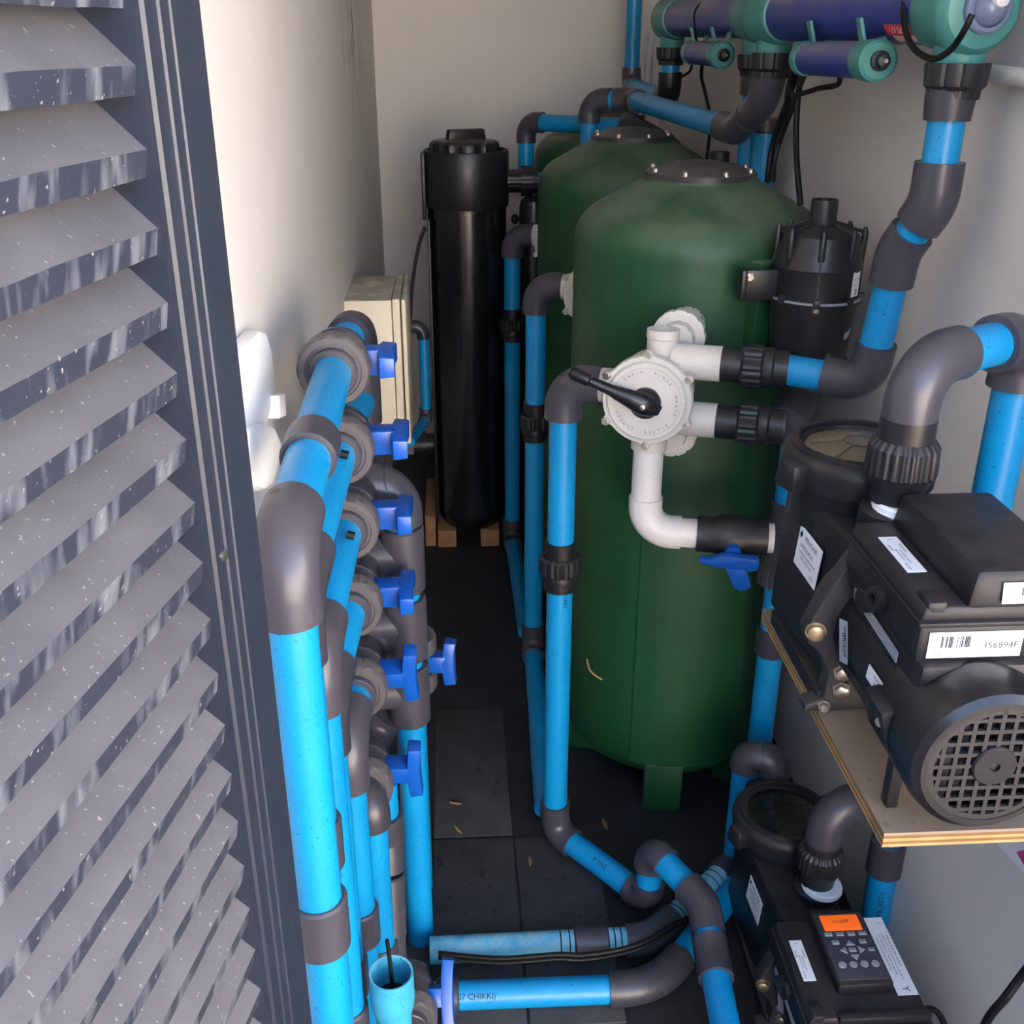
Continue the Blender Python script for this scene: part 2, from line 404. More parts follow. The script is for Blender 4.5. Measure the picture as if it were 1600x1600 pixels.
# ------------------------------------------------------------------ louvred door leaf, swung open on the left
AL = math.radians(11.6); DD = V(-math.sin(AL), -math.cos(AL), 0); NN = V(math.cos(AL), -math.sin(AL), 0)
hp = PY(318, 60, .72); HX, HY = hp.x, hp.y
def dp(u, n, z): return V(HX, HY, 0)+DD*u+NN*n+V(0, 0, z)   # u along the leaf from its hinge edge, n proud of its face
SW = .088
prof = [(0, -.045), (0, 0), (.040, 0), (.041, -.0012), (.052, -.0012), (.053, -.0028), (.064, -.0028), (.065, -.0012), (.071, -.0012), (.073, -.0035), (.078, -.0035), (.080, 0), (SW, 0), (SW, -.045)]
door = struct(MB().prism([dp(u, n, .03) for u, n in prof], (0, 0, 2.1)).build('door_1', M_FRAME, angle=3))
MB().prism([dp(u, n, .03) for u, n in ((SW+.75, -.045), (SW+.75, 0), (SW+.84, 0), (SW+.84, -.045))], (0, 0, 2.1)).build('stile', M_FRAME, door)
def slat_mat():
    m = bpy.data.materials.new('slat'); m.use_nodes = True; n = m.node_tree.nodes; L = m.node_tree.links; b = n['Principled BSDF']
    b.inputs['Roughness'].default_value = .6
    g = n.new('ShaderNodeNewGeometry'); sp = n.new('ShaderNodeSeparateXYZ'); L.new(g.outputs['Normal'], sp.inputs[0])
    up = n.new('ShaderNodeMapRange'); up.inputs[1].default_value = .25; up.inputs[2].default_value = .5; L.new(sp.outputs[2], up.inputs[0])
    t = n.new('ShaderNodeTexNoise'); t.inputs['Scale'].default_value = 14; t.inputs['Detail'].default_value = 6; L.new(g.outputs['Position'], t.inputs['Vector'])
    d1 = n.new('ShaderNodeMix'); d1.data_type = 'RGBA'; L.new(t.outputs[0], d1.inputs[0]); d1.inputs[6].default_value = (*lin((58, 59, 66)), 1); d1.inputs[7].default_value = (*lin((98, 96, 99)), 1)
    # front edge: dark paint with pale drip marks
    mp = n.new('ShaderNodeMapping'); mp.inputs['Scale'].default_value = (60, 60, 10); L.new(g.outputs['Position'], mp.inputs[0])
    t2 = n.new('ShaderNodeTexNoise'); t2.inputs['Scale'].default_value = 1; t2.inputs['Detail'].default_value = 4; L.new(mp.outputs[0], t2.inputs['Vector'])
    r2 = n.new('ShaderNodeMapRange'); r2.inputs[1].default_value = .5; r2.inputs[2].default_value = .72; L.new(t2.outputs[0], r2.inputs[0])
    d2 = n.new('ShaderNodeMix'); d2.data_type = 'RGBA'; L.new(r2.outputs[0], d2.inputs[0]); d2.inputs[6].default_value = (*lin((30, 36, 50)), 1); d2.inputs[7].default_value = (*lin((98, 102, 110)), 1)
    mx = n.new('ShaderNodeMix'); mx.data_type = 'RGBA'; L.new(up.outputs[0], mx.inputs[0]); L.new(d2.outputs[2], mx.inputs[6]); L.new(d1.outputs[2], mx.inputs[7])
    t3 = n.new('ShaderNodeTexNoise'); t3.inputs['Scale'].default_value = 260; L.new(g.outputs['Position'], t3.inputs['Vector'])
    r3 = n.new('ShaderNodeMapRange'); r3.inputs[1].default_value = .68; r3.inputs[2].default_value = .74; L.new(t3.outputs[0], r3.inputs[0])
    m3 = n.new('ShaderNodeMix'); m3.data_type = 'RGBA'; L.new(r3.outputs[0], m3.inputs[0]); L.new(mx.outputs[2], m3.inputs[6]); m3.inputs[7].default_value = (*lin((132, 128, 126)), 1)
    L.new(m3.outputs[2], b.inputs['Base Color']); return m
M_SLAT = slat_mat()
zt = PY(225, 149, HY+DD.y*SW).z; pitch = .0432
sl0 = None
for k in range(-12, 36):
    z = zt-k*pitch     # height of the slat's front lower corner
    if z < .06 or z > 2.05: continue
    # cross section in (n, z): flat board sloping down and outwards
    if sl0 is None:
        cs = [(-.005, 0), (-.002, .0155), (-.035, .0450), (-.040, .031)]
        mb = MB(); n_ = 26; secs = []
        for i in range(n_+1):
            u = SW-.001+.752*i/n_
            jit = [random.uniform(-.0006, .0006) for _ in cs]
            secs.append([dp(u, n+jit[q], zt+zz+jit[q]) for q, (n, zz) in enumerate(cs)])
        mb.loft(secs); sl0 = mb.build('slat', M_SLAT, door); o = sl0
    else:
        o = sl0.copy(); COL.objects.link(o); o.name = 'slat'
    o.location.z = z-zt
for x, y in ((346, 868),):
    MB().lathe([(0, .0042), (.0018, .004), (.0025, .0015)], dp(.056, -.0028, PY(x, y, HY+DD.y*.056).z), NN, 14).build('screw', M_STEEL, door)

# ================================================================== LEFT RACK: six supply pipes, valves, headers
def make_handle(parent, c, ax, ln_dir, r0=.034, length=.095, m=None, boss=.022):
    """lever: boss out of the body along ax, bar lying along ln_dir"""
    c = Vector(c); ax = Vector(ax).normalized(); ld = Vector(ln_dir); ld = (ld-ax*ld.dot(ax)).normalized(); wd = ax.cross(ld)
    mb = MB(); b0 = c+ax*(r0-.006)
    mb.prism([b0+ld*x+wd*y for x, y in ((-.016, -.018), (.016, -.018), (.016, .018), (-.016, .018))], ax*(boss+.010))
    t = c+ax*(r0+boss-.002); h = length/2
    out = [(-h, -.0150), (-h*.55, -.0165), (0, -.0195), (h*.55, -.0165), (h, -.0150), (h, .0150), (h*.55, .0165), (0, .0195), (-h*.55, .0165), (-h, .0150)]
    def lift(x): return .004*(abs(x)/h)**2
    secs = [[t+ld*x+wd*y+ax*lift(x) for x, y in out], [t+ld*x*.96+wd*y*.88+ax*(.021+lift(x)) for x, y in out]]
    mb.loft(secs)
    return mb.build('handle', m or M_HAND, parent, bevel=.0022)
def ball_valve(name, label, c, d, hax, hdir, group=None, m=None, nutm=None, ln=.13, hm=None, hl=.095, boss=.022, far_plain=False):
    """true-union ball valve: body, two union nuts, end sockets, lever"""
    c = Vector(c); d = Vector(d).normalized(); m = m or M_GREY; nutm = nutm or M_NUTG
    root = thing(name, label, 'valve', c, group)
    MB().lathe([(-.03, .034), (-.02, .038), (0, .040), (.02, .038), (.03, .034)], c, d, 28).build('body', m, root)
    for s in ((-1, 1) if not far_plain else (-1,)):
        MB().lathe([(.022, .042), (.026, .049), (.050, .049), (.055, .046), (.0552, .038), (.053, .0375)], c, d*s, 60, mod=lambda k, t: (.965 if (k % 5 == 0 and t < .052) else 1)).build('nut', nutm, root, angle=25)
        MB().lathe([(.05, .033), (.064, .033), (.066, .031)], c, d*s, 28).build('socket', m, root)
    if far_plain: MB().lathe([(.015, .0415), (.026, .041), (.036, .036), (.052, .034), (.054, .031)], c, d, 36).build('shoulder', m, root)
    make_handle(root, c, hax, hdir, .036, hl, hm, boss)
    return root
ZV = [1.183, 1.066, .948, .818, .672, .485]
XV = [-.163, -.164, -.163, -.165, -.165, -.165]
YV = 1.43
EL = [(-.160, .875, 1.172), (-.158, 1.01, 1.040), (-.158, 1.10, .915), (-.155, 1.19, .785), (-.152, 1.275, .655), (-.150, 1.345, .522)]
for k_, px_, py_ in ((1, 459, 935), (2, 491, 1010), (3, 508, 1110), (4, 541, 1165)):
    EL[k_] = (PY(px_, py_, EL[k_][1]).x,)+EL[k_][1:]
CPZ = [PY(490, y, e[1]).z for y, e in zip((1439, 1316, 1600, 1525, 1445, 1500), EL)]
order = ['top', 'second', 'third', 'fourth', 'fifth', 'lowest']
near = ['nearest the louvred door', 'second from the door', 'third from the door', 'fourth from the door', 'fifth from the door', 'lowest and mostly hidden']
hdirs = [(0, 1, .0), (0, 1, .05), (0, 1, 0), (0, 1, .1), (.0, -.25, 1), (0, -.12, 1)]
for i in range(6):
    e = V(*EL[i]); end = V(XV[i], YV-.055, ZV[i])
    fit = [('coupling', 0, CPZ[i]/e.z, {'ln': .07})]
    if i == 0: fit.append(('coupling', 1, .46, {'ln': .062}))
    if i == 1: fit.append(('coupling', 1, .22, {'ln': .062}))
    rt = run('supply_pipe', 'blue left rack supply pipe with grey down elbow, '+near[i], [V(e.x, e.y, 0), e, end], 'pipe',
        'blue supply pipes of the left rack', fit=fit, els={1: {'leg': .075, 'rb': .05}}, gm=M_GREY if i % 2 == 0 else M_GREY2, bm=M_BLUE if i < 3 else None)
    if i == 0: print_pipe('6', e+(end-e).normalized()*.058, (end-e).normalized(), (-.45, 0, 1), RF, .016, rt, M_INK)
    if i in (1, 2): MB().tube([end+V(.01, -.06, RP-.001), end+V(.02, -.06, RP-.004)], .006, 8).build('tape_mark', M_CABLE, rt)
    ball_valve('ball_valve', 'grey union ball valve with blue lever, '+order[i]+' of the six stacked along the left wall', (XV[i], YV, ZV[i]), (0, 1, 0), (1, 0, 0), hdirs[i],
               'blue lever valves of the left rack', hl=.085 if i < 4 else .105, boss=.022 if i == 0 else .036, far_plain=True)
# header A: behind the two upper valves
XA, YA = -.152, 1.60
ha = run('header_pipe', 'short grey and blue header joining the two upper valves beside the cream box', [(XV[0], YV+.06, ZV[0]), (XA, YA+.015, ZV[0]), (XA, YA+.015, .86)], 'pipe', els={1: {'leg': .07, 'rf': .033}}, gm=M_GREY2)
coupling(ha, (XA, YA+.015, 1.075), (0, 0, 1), .1, .033, M_GREY2, 'tee'); coupling(ha, (XA, YA+.015, .93), (0, 0, 1), .15, .033, M_GREY2, 'tee')
pipe(ha, (XV[1], YV+.06, ZV[1]), (XA, YA, ZV[1]))
# header B: stack of tees with a lever valve low down
XB, YB_ = -.092, 1.53
hb = thing('header_pipe', 'upright header of stacked grey tees with blue pipe below, right of the lever valves', 'pipe', (XB, YB_, 0))
zt_ = [.955, .832, .704, .575]
elbow(hb, (XB-.2, YB_, zt_[0]), (XB, YB_, zt_[0]), (XB, YB_, 0), leg=.066, rf=.035, rb=.05)
for z in zt_[1:]:
    MB().lathe([(-.056, .033), (-.053, .0355), (.053, .0355), (.056, .033)], (XB, YB_, z-.006), (0, 0, 1), 28).build('tee', M_GREY, hb)
    MB().lathe([(0, .034), (.064, .034), (.066, .031)], (XB, YB_, z), (-1, 0, 0), 28).build('tee_branch', M_GREY, hb)
pipe(hb, (XB, YB_, .0), (XB, YB_, .91))
for k, z in enumerate(zt_):
    zi = ZV[2+k] if k < 3 else ZV[5]
    elbow(hb, (XV[2], YV, zi), (XV[2]+.005, YB_, zi), (XB, YB_, z), M_GREY2, leg=.05, rf=.033)
    pipe(hb, (XV[2]+.003, YV+.06, zi), (XV[2]+.003, YB_-.005, zi))

print_pipe('SANS  HYDRO', V(XB, YB_, .43), (0, 0, -1), (-.65, -1, 0), RP, .012, hb)
ball_valve('ball_valve', 'blue lever alone at right of grey tee header, its valve hidden', P(641, 1032, 1.95), (0, 0, 1), (1, -.1, 0), (0, .1, 1), hl=.085, boss=.026)
hv = [o for o in bpy.data.objects if o.get('label', '').startswith('blue lever alone')][0]
pipe(hv, V(hv.location.x, hv.location.y, 0), hv.location)
lv = ball_valve('ball_valve', 'grey floor level valve with long blue lever beside floor pipes', PZ(640, 1558, .06), (0, 1, 0), (1, 0, 0), (0, .6, .8), hl=.125, boss=.02, far_plain=True)
# drain stub below the lowest valve
sd = thing('drain_pipe', 'stub of lettered blue pipe running into a bent grey fitting under the lowest lever valve', 'pipe', (-.125, 1.50, 0))
a = P(600, 1270, 1.80); a2 = V(a.x, a.y, 0)
pipe(sd, V(a.x, a.y, .30), V(a.x, a.y, ZV[5]-.03))
print_pipe('SANS  HYDRO', V(a.x, a.y, .40), (0, 0, -1), (-.1, -1, 0), RP, .012, sd)
elbow(sd, V(a.x, a.y, .6), V(a.x, a.y, .335), V(a.x-.002, a.y-.05, .20), leg=.055, rf=.032)
coupling(sd, V(a.x-.001, a.y-.042, .225), V(0, -.05, -.135), .11, .033); 
elbow(sd, V(a.x-.001, a.y-.028, .26), V(a.x-.002, a.y-.07, .15), V(a.x, a.y-.07, 0), leg=.05, rf=.032)
# open bell-ended stand pipe
bp = P(611, 1520, 1.50); bx, by, bz = bp
op = thing('open_pipe', 'open belled end of upright blue pipe with a dark cord hanging in, at bottom edge', 'pipe', (bx, by, 0))
MB().ring([(0, .022), (bz-.085, .022), (bz-.07, .027), (bz, .028), (bz+.001, .031), (bz-.003, .0315), (bz-.05, .0315), (bz-.062, .030), (bz-.075, .027), (bz-.085, .0255), (0, .0255)], (bx, by, 0), (0, 0, 1), 36).build('pipe', M_BLUE2, op)
MB().lathe([(bz-.05, .0265), (bz-.049, .0265)], (bx, by, 0), (0, 0, 1), 24).build('water', M_WATER, op)
print_pipe('5105 1*8 L 9TO', V(bx, by, bz-.11), (0, 0, -1), (-bx+.03, -by, 0), .0256, .012, op)
cable('cord', 'dark cord hanging down into the open belled pipe', [V(bx-.004, by+.012, bz+.05), V(bx-.002, by+.01, bz+.02), V(bx, by+.004, bz-.02), V(bx+.002, by, bz-.06)], .003, 'cord')

# cream junction box on the left wall
JX, JY0, JY1 = -.150, 2.52, 2.80
jz1 = PX(537, 470, XL).z; jz0 = jz1-.36
jb = thing('junction_box', 'cream metal junction box with a hinged lid on the left wall', 'box', (XL, JY0, jz0))
MB().hexa([V(x, y, z) for z in (jz0, jz1) for x, y in ((XL, JY0), (JX, JY0), (JX, JY1), (XL, JY1))]).build('body', M_CREAM, jb, bevel=.002)
MB().hexa([V(x, y, z) for z in (jz0-.006, jz1+.004) for x, y in ((JX+.002, JY0-.004), (JX+.02, JY0-.004), (JX+.02, JY1+.004), (JX+.002, JY1+.004))]).build('lid', M_CREAM, jb, bevel=.003)
MB().hexa([V(x, y, z) for z in (jz0-.004, jz1+.002) for x, y in ((JX+.024, JY0-.002), (JX+.034, JY0-.002), (JX+.034, JY1), (JX+.024, JY1))]).build('lid_edge', M_CREAM, jb, bevel=.002)
# white moulded bracket near the door
q = lambda x, y: PX(x, y, XL)
wb = thing('wall_bracket', 'white moulded hook bracket on left wall beside the door frame', 'bracket', q(395, 700))
ol = [(352, 545), (378, 516), (390, 520), (398, 545), (402, 580), (404, 618), (392, 660), (385, 700), (352, 700)]
MB().prism([q(*p) for p in ol], (.022, 0, 0))  .build('arm', M_WHITEP, wb, bevel=.005)
MB().prism([q(*p) for p in ((396, 618), (406, 615), (408, 650), (396, 655))], (.034, 0, 0)).build('catch', M_WHITEP, wb, bevel=.002)
ol = [(352, 668), (378, 660), (396, 668), (406, 690), (405, 715), (398, 742), (392, 760), (378, 768), (352, 760)]
MB().prism([q(*p) for p in ol], (.03, 0, 0)).build('base', M_WHITEP, wb, bevel=.009)

# ================================================================== TALL BLACK CARTRIDGE HOUSING on wooden blocks
CX, CY = .045, 3.33
ztop = PY(728, 240, CY-.12).z; CR = .122; zb = .062
cz = thing('cartridge_filter', 'tall black cylindrical cartridge filter with ribbed screw cap in the far left corner', 'filter', (CX, CY, zb))
zc = PY(728, 330, CY-.12).z
MB().lathe([(0, CR*.78), (.012, CR*.86), (.035, CR*.95), (.06, CR*.975), (.18, CR*.975), (.183, CR*.985), (zc-zb, CR*.985)], (CX, CY, zb), (0, 0, 1), 48).build('body', M_CART, cz)
MB().ring([(zc-.002, CR*.9), (zc, CR*1.03), (zc+.004, CR*1.045), (ztop-.004, CR*1.045), (ztop, CR*1.03), (ztop, CR*.97), (ztop-.03, CR*.96), (ztop-.03, .02), (zc-.002, .02)], (CX, CY, 0), (0, 0, 1), 48).build('collar', M_BLK, cz)
MB().lathe([(-.025, .100), (.012, .100), (.02, .097), (.026, .088), (.03, .05)], (CX-.004, CY, ztop), (0, 0, 1), 72, mod=lambda k, t: 1 if k % 4 else 1.05).build('cap', M_BLK, cz, angle=25)
MB().box((CX-.0, CY, ztop+.04), (.12, .035, .034), Matrix.Rotation(.35, 3, 'Z'), .92).build('cap_grip', M_BLK, cz, bevel=.004)
MB().box((CX-.128, CY-.03, (ztop+zc)/2-.02), (.012, .05, ztop-zc+.03)).build('clamp_strip', M_BLK, cz, bevel=.003)
MB().box((CX-.116, CY-.055, zc*.52), (.008, .03, zc*.9)).build('clamp_strip', M_BLK, cz, bevel=.002)
oz = PY(805, 283, CY).z
MB().lathe([(.1, .034), (.165, .034), (.165, .044), (.2, .044), (.2, .037), (.215, .036)], (CX, CY, oz), (1, 0, 0), 48, mod=lambda k, t: 1 if k % 4 else .96).build('outlet_union', M_BLK, cz, angle=25)
MB().lathe([(.1, .034), (.15, .034), (.15, .042), (.19, .042)], (CX, CY+.02, .33), (-1, 0, 0), 32).build('inlet_union', M_BLK, cz)
for (x, lab) in ((-.042, 'left pale wooden block under the black cartridge filter'), (.103, 'right pale wooden block under the black cartridge filter')):
    mb = MB().box((x, CY+.02, .031), (.062, .24, .062)); tag(mb.build('wooden_block', M_WOOD, None, bevel=.002), lab, 'block', 'wooden blocks under the cartridge filter')
tag(MB().hexa([V(*p) for p in ((-.115, 3.24, 0), (-.08, 3.24, 0), (-.08, 3.6, 0), (-.115, 3.6, 0), (-.115, 3.27, .1), (-.08, 3.27, .1), (-.08, 3.6, .1), (-.115, 3.6, .1))]).build('wooden_offcut', M_WOOD, None, bevel=.002), 'brown wooden offcut leaning left of the cartridge filter blocks', 'block')
run('inlet_pipe', 'thin blue pipe with grey elbow between cream box and black cartridge filter', [V(XL, P(640, 512, 3.05).y, P(640, 512, 3.05).z), P(661, 510, 3.05), V(P(661, 510, 3.05).x, P(661, 510, 3.05).y, PY(661, 655, P(661, 510, 3.05).y).z), P(640, 690, 2.95)], 'pipe', r=.015, rf=.019, leg=.035, rb=.025, gm=M_GREY2)
cable('hose', 'slim grey hose curving up the back wall behind the cartridge filter', [P(664, 355, 3.3), P(654, 385, 3.3), P(645, 440, 3.25), P(641, 500, 3.2), P(640, 560, 3.15)], .006, 'hose', m=M_GREY2)

# ================================================================== GREEN FILTER TANKS
TX, TY, TR = .478, 2.10, .240
def zy(y, x=1095, Y=None): return PY(x, y, TY if Y is None else Y).z
zl = zy(276)                        # lid plate
OFF = [(0, 0), (-.012, .76), (.03, 1.45)]; VOFF = [(0, 0), (.009, .76), (-.010, 1.45)]
def make_tank():
    rt = thing('filter_tank', 'large green filter tank with domed black lid, nearest of three', 'tank', (TX, TY, 0), 'green filter tanks in a row')
    zs = zy(352, 900)
    prof = [(.075, .10), (.078, .185), (.09, .212), (.115, .230), (.15, .239), (.2, TR), (zs-.03, TR)]
    for i in range(1, 9):
        a = (PI/2-.36)*i/8; prof.append((zs-.03+.075*math.sin(a), TR-.075*(1-math.cos(a))))
    rz, rr = prof[-1][0], prof[-1][1]
    for i in range(1, 8): t = i/7; prof.append((rz+(zl-.004-rz)*(t**.92), rr+(.108-rr)*t))
    prof.append((zl, .106))
    MB().lathe(prof, (TX, TY, 0), (0, 0, 1), 96).build('shell', M_GREEN, rt)
    # flat moulded panels on the lower front, standing a little proud
    def patch(a0, a1, z0, z1, h, nm):
        mb = MB(); secs = []
        for i in range(13):
            a = a0+(a1-a0)*i/12; d = V(math.cos(a), math.sin(a), 0); c = V(TX, TY, 0)
            secs.append([c+d*(TR-.01)+V(0, 0, z0), c+d*(TR+h)+V(0, 0, z0+.004), c+d*(TR+h)+V(0, 0, z1-.004), c+d*(TR-.01)+V(0, 0, z1)])
        mb.loft(secs).build(nm, M_GREEN, rt)
    patch(math.radians(-118), math.radians(-62), .13, .72, .007, 'moulded_panel')
    for a in (-100, -35, 25, 90, 165):
        a = math.radians(a); c = V(TX+math.cos(a)*(TR-.05), TY+math.sin(a)*(TR-.05), .062)
        MB().box(c, (.085, .085, .124), Matrix.Rotation(a, 3, 'Z')).build('foot', M_GREEN, rt, bevel=.004)
    # moulded ledge that carries the blower
    c = P(1183, 440, 1.90); M = Matrix.Rotation(math.radians(28), 3, 'Z')
    zt0 = P(1183, 402, 1.90).z
    MB().box((c.x+.01, c.y+.055, zt0-.11), (.11, .14, .22), M).build('ledge', M_GREEN, rt, bevel=.006)
    lid = MB().lathe([(0, .104), (.002, .106), (.012, .106), (.014, .102), (.016, .09), (.024, .07), (.030, .04), (.032, .004)], (TX, TY, zl-.002), (0, 0, 1), 48).build('lid', M_LID, rt)
    mb = MB()
    for k in range(8):
        a = 2*PI*(k+.35)/8; c = V(TX+math.cos(a)*.096, TY+math.sin(a)*.096, zl+.010)
        b = MB().lathe([(0, .0085), (.002, .0085), (.002, .0055), (.008, .0055), (.010, .003)], c, (0, 0, 1), 12).build('bolt', M_STEEL, lid)
    return rt
tank = make_tank()
t2 = copy_tree(tank, V(TX+OFF[1][0], TY+OFF[1][1], 0), 'green filter tank behind the nearest one, second in the row')
t3 = copy_tree(tank, V(TX+OFF[2][0], TY+OFF[2][1], 0), 'green filter tank at the far end, top edge showing under the blue pipe')

# ------------------------------------------------------------------ six way valves
VC = P(1010, 627, 1.76)
VN = V(-.33, -.94, .05).normalized(); VR = V(0, 0, 1).cross(VN).normalized()   # right as one faces the dial
VU = VN.cross(VR)
def vv(r, u, n): return VC+VR*r+VU*u+VN*n
def make_multiport():
    rt = thing('multiport_valve', 'white six way valve with black lever on front of nearest green tank', 'valve', VC-VN*.05, 'white six way valves')
    MB().lathe([(-.115, .05), (-.11, .066), (-.03, .073), (-.014, .073)], VC, VN, 48).build('body', M_WHITE2, rt)
    def flange(k, t):
        a = (k/96*6) % 1; d = min(a, 1-a); return 1+.13*max(0, 1-(d/.13)**2)
    MB().lathe([(-.022, .074), (-.020, .0755), (-.006, .0755), (-.003, .074)], VC, VN, 96, ref=VR*math.cos(.55)+VU*math.sin(.55), mod=flange).build('flange', M_WHITE2, rt)
    MB().lathe([(-.006, .066), (.004, .066), (.006, .064), (.0062, .058), (.005, .057), (.009, .02), (.009, .001)], VC, VN, 48).build('dial', M_WHITE2, rt)
    mb = MB()
    for k in range(6):
        a = .55+2*PI*k/6
        MB().lathe([(-.004, .008), (-.001, .008), (-.001, .0052), (.004, .0052)], VC+(VR*math.cos(a)+VU*math.sin(a))*.079, VN, 6).build('bolt', M_STEEL, rt)
        a2 = PI/2+2*PI*k/6; e = VR*math.cos(a2)+VU*math.sin(a2); s = VN.cross(e)
        MB().prism([VC+e*x+s*y+VN*.0065 for x, y in ((.024, -.0035), (.032, -.0035), (.032, .0035), (.024, .0035))], VN*.0012).build('dial_slot', M_GREY2, rt)
    mb = MB(); n = 44; words = 'DRAIN  RINSE  WASTE  FILTER  CLOSED  WASH '
    for i, ch in enumerate(words):
        if ch == ' ': continue
        a = PI*.75-2*PI*i/len(words); e = VR*math.cos(a)+VU*math.sin(a); t = VR*math.sin(a)-VU*math.cos(a)
        print_flat(mb, ch, VC+e*.051+VN*.0074, t, e, .0075)
    mb.build('print', M_INKG, rt)
    # lever
    hd = (VR*-1+VU*.40).normalized(); sd = VN.cross(hd)
    MB().lathe([(.005, .026), (.016, .026), (.022, .020), (.024, .004)], VC, VN, 28).build('hub', M_BLKG, rt)
    secs = []
    for t, wd, ht, up in ((-.028, .008, .006, .016), (-.015, .016, .010, .02), (.0, .019, .014, .024), (.03, .015, .012, .026), (.06, .0095, .0095, .030), (.095, .008, .0085, .035), (.098, .0105, .011, .036), (.125, .011, .011, .038), (.132, .007, .007, .038)):
        c = VC+hd*t+VN*up
        secs.append([c+sd*(wd*math.cos(a))+VN*(ht*math.sin(a)) for a in [2*PI*k/14 for k in range(14)]])
    MB().loft(secs).build('lever', M_BLKG, rt)
    MB().lathe([(.02, .005), (.041, .005), (.042, .003)], VC, VN, 10).build('pin', M_STEEL, rt)
    # ports
    for u, nm in ((.058, 'port'), (-.040, 'port')):
        MB().lathe([(.03, .030), (.068, .030), (.071, .0295), (.112, .0295), (.112, .026)], vv(0, u, -.06), VR, 36).build('port', M_WHITE2, rt)
    MB().lathe([(.03, .030), (.10, .030)], vv(0, .005, -.06), -VR, 36).build('port', M_WHITE2, rt)
    MB().lathe([(.03, .031), (.10, .031)], vv(0, 0, -.06), -VU, 36).build('port', M_WHITE2, rt)
    MB().ring([(.04, .02), (.06, .021), (.105, .022), (.108, .022), (.110, .027), (.096, .028), (.094, .026), (.04, .026)], vv(.012, 0, -.06), VU, 36).build('top_port', M_WHITE2, rt)
    # flanged nuts fixing it to the tank
    for r, u in ((.03, .085), (.03, -.085)):
        MB().lathe([(-.24, .034), (-.14, .036), (-.14, .046), (-.118, .046), (-.115, .040), (-.115, .03), (-.09, .028)], vv(r, u, 0), VN, 60, mod=lambda k, t: 1 if k % 5 else .955).build('flange_nut', M_WHITE2, rt, angle=25)
    return rt
mp = make_multiport()
for k in (1, 2):
    copy_tree(mp, mp.location+V(VOFF[k][0], VOFF[k][1], 0), ['white six way valve on second tank, edge showing behind the nearest tank', 'white six way valve on farthest tank, sliver behind the second tank'][k-1], skip=('lever', 'pin', 'hub', 'print', 'dial_slot'))

# ------------------------------------------------------------------ backwash pipes at the left of the valves
def backwash(k, xt, pts, label, fit, bm=None):
    o = V(VOFF[k][0], VOFF[k][1], 0); a = vv(-.09, .005, -.06)+o
    c = vv(-.155, .005, -.06)+o
    return run('backwash_pipe', label, [a, c]+pts(c), 'pipe', 'pipes dropping from the six way valves', fit=fit, els={1: {'leg': .066, 'rf': .0335, 'rb': .046}, 2: {'leg': (.075, .055)}, 3: {'leg': .045}, 4: {'leg': .045, 'rb': .036}, 5: {'leg': (.045, .055), 'rb': .08}, 6: {'leg': (.03, .05), 'rb': .1}}, start=0, bm=bm)
def pts1(c):
    b = V(c.x, c.y, .045); q = PZ(1012, 1405, .035); up = V(q.x, q.y, .165); n1 = PZ(1100, 1412, .150); n2 = PZ(1112, 1492, .12); n3 = PZ(1140, 1640, .11)
    return [b, q, up, n1, n2, n3]
r1 = backwash(0, 0, pts1, 'bright blue pipe dropping from nearest white valve, looping over itself at floor', [('union', 1, .36, {'rn': .040, 'r': .030})])
b1 = [o for o in r1.children if o.name.startswith('pipe')][1]
c0 = vv(-.155, .005, -.06)
bcx = PY(811, 400, 3.30).x+.046
bc = thing('canister', 'dark upright canister in the gap between cartridge filter and second tank', 'filter', (bcx, 3.30, 0))
bz1 = PY(815, 312, 3.25).z
MB().lathe([(0, .042), (.01, .046), (bz1-.03, .046), (bz1-.008, .041), (bz1, .03)], (bcx, 3.30, 0), (0, 0, 1), 36).build('body', M_BLKG, bc)
kz = PY(806, 345, 3.25).z
MB().lathe([(.04, .006), (.055, .006), (.055, .014), (.065, .016), (.07, .010)], (bcx, 3.29, kz), (-1, -.2, 0), 20).build('knob', M_BLKG, bc)
print_pipe('-9DG  SABS', V(c0.x, c0.y, P(905, 930, 2.0).z), (0, 0, -1), (.35, -1, 0), RP, .011, r1)
fa, fb = V(c0.x, c0.y, .045), PZ(1012, 1405, .035)
print_pipe('8*16Q', fa+(fb-fa)*.55, fb-fa, (-.3, -.6, .8), RP, .013, r1)
def pl(k):
    def f(c):
        e = vv(-.155, .005, -.06)+V(VOFF[k-1][0], VOFF[k-1][1], 0)
        return [V(c.x, c.y, .03), V(e.x-.012, e.y+.085, .03)]
    return f
r2 = backwash(1, 0, pl(1), 'blue pipe from second white valve, running along the floor towards the camera', [('union', 1, .34, {'rn': .040, 'r': .030})])
r3 = backwash(2, 0, pl(2), 'farthest blue drop pipe, beside the black cartridge filter', [('union', 1, .27, {'rn': .040, 'r': .030})])

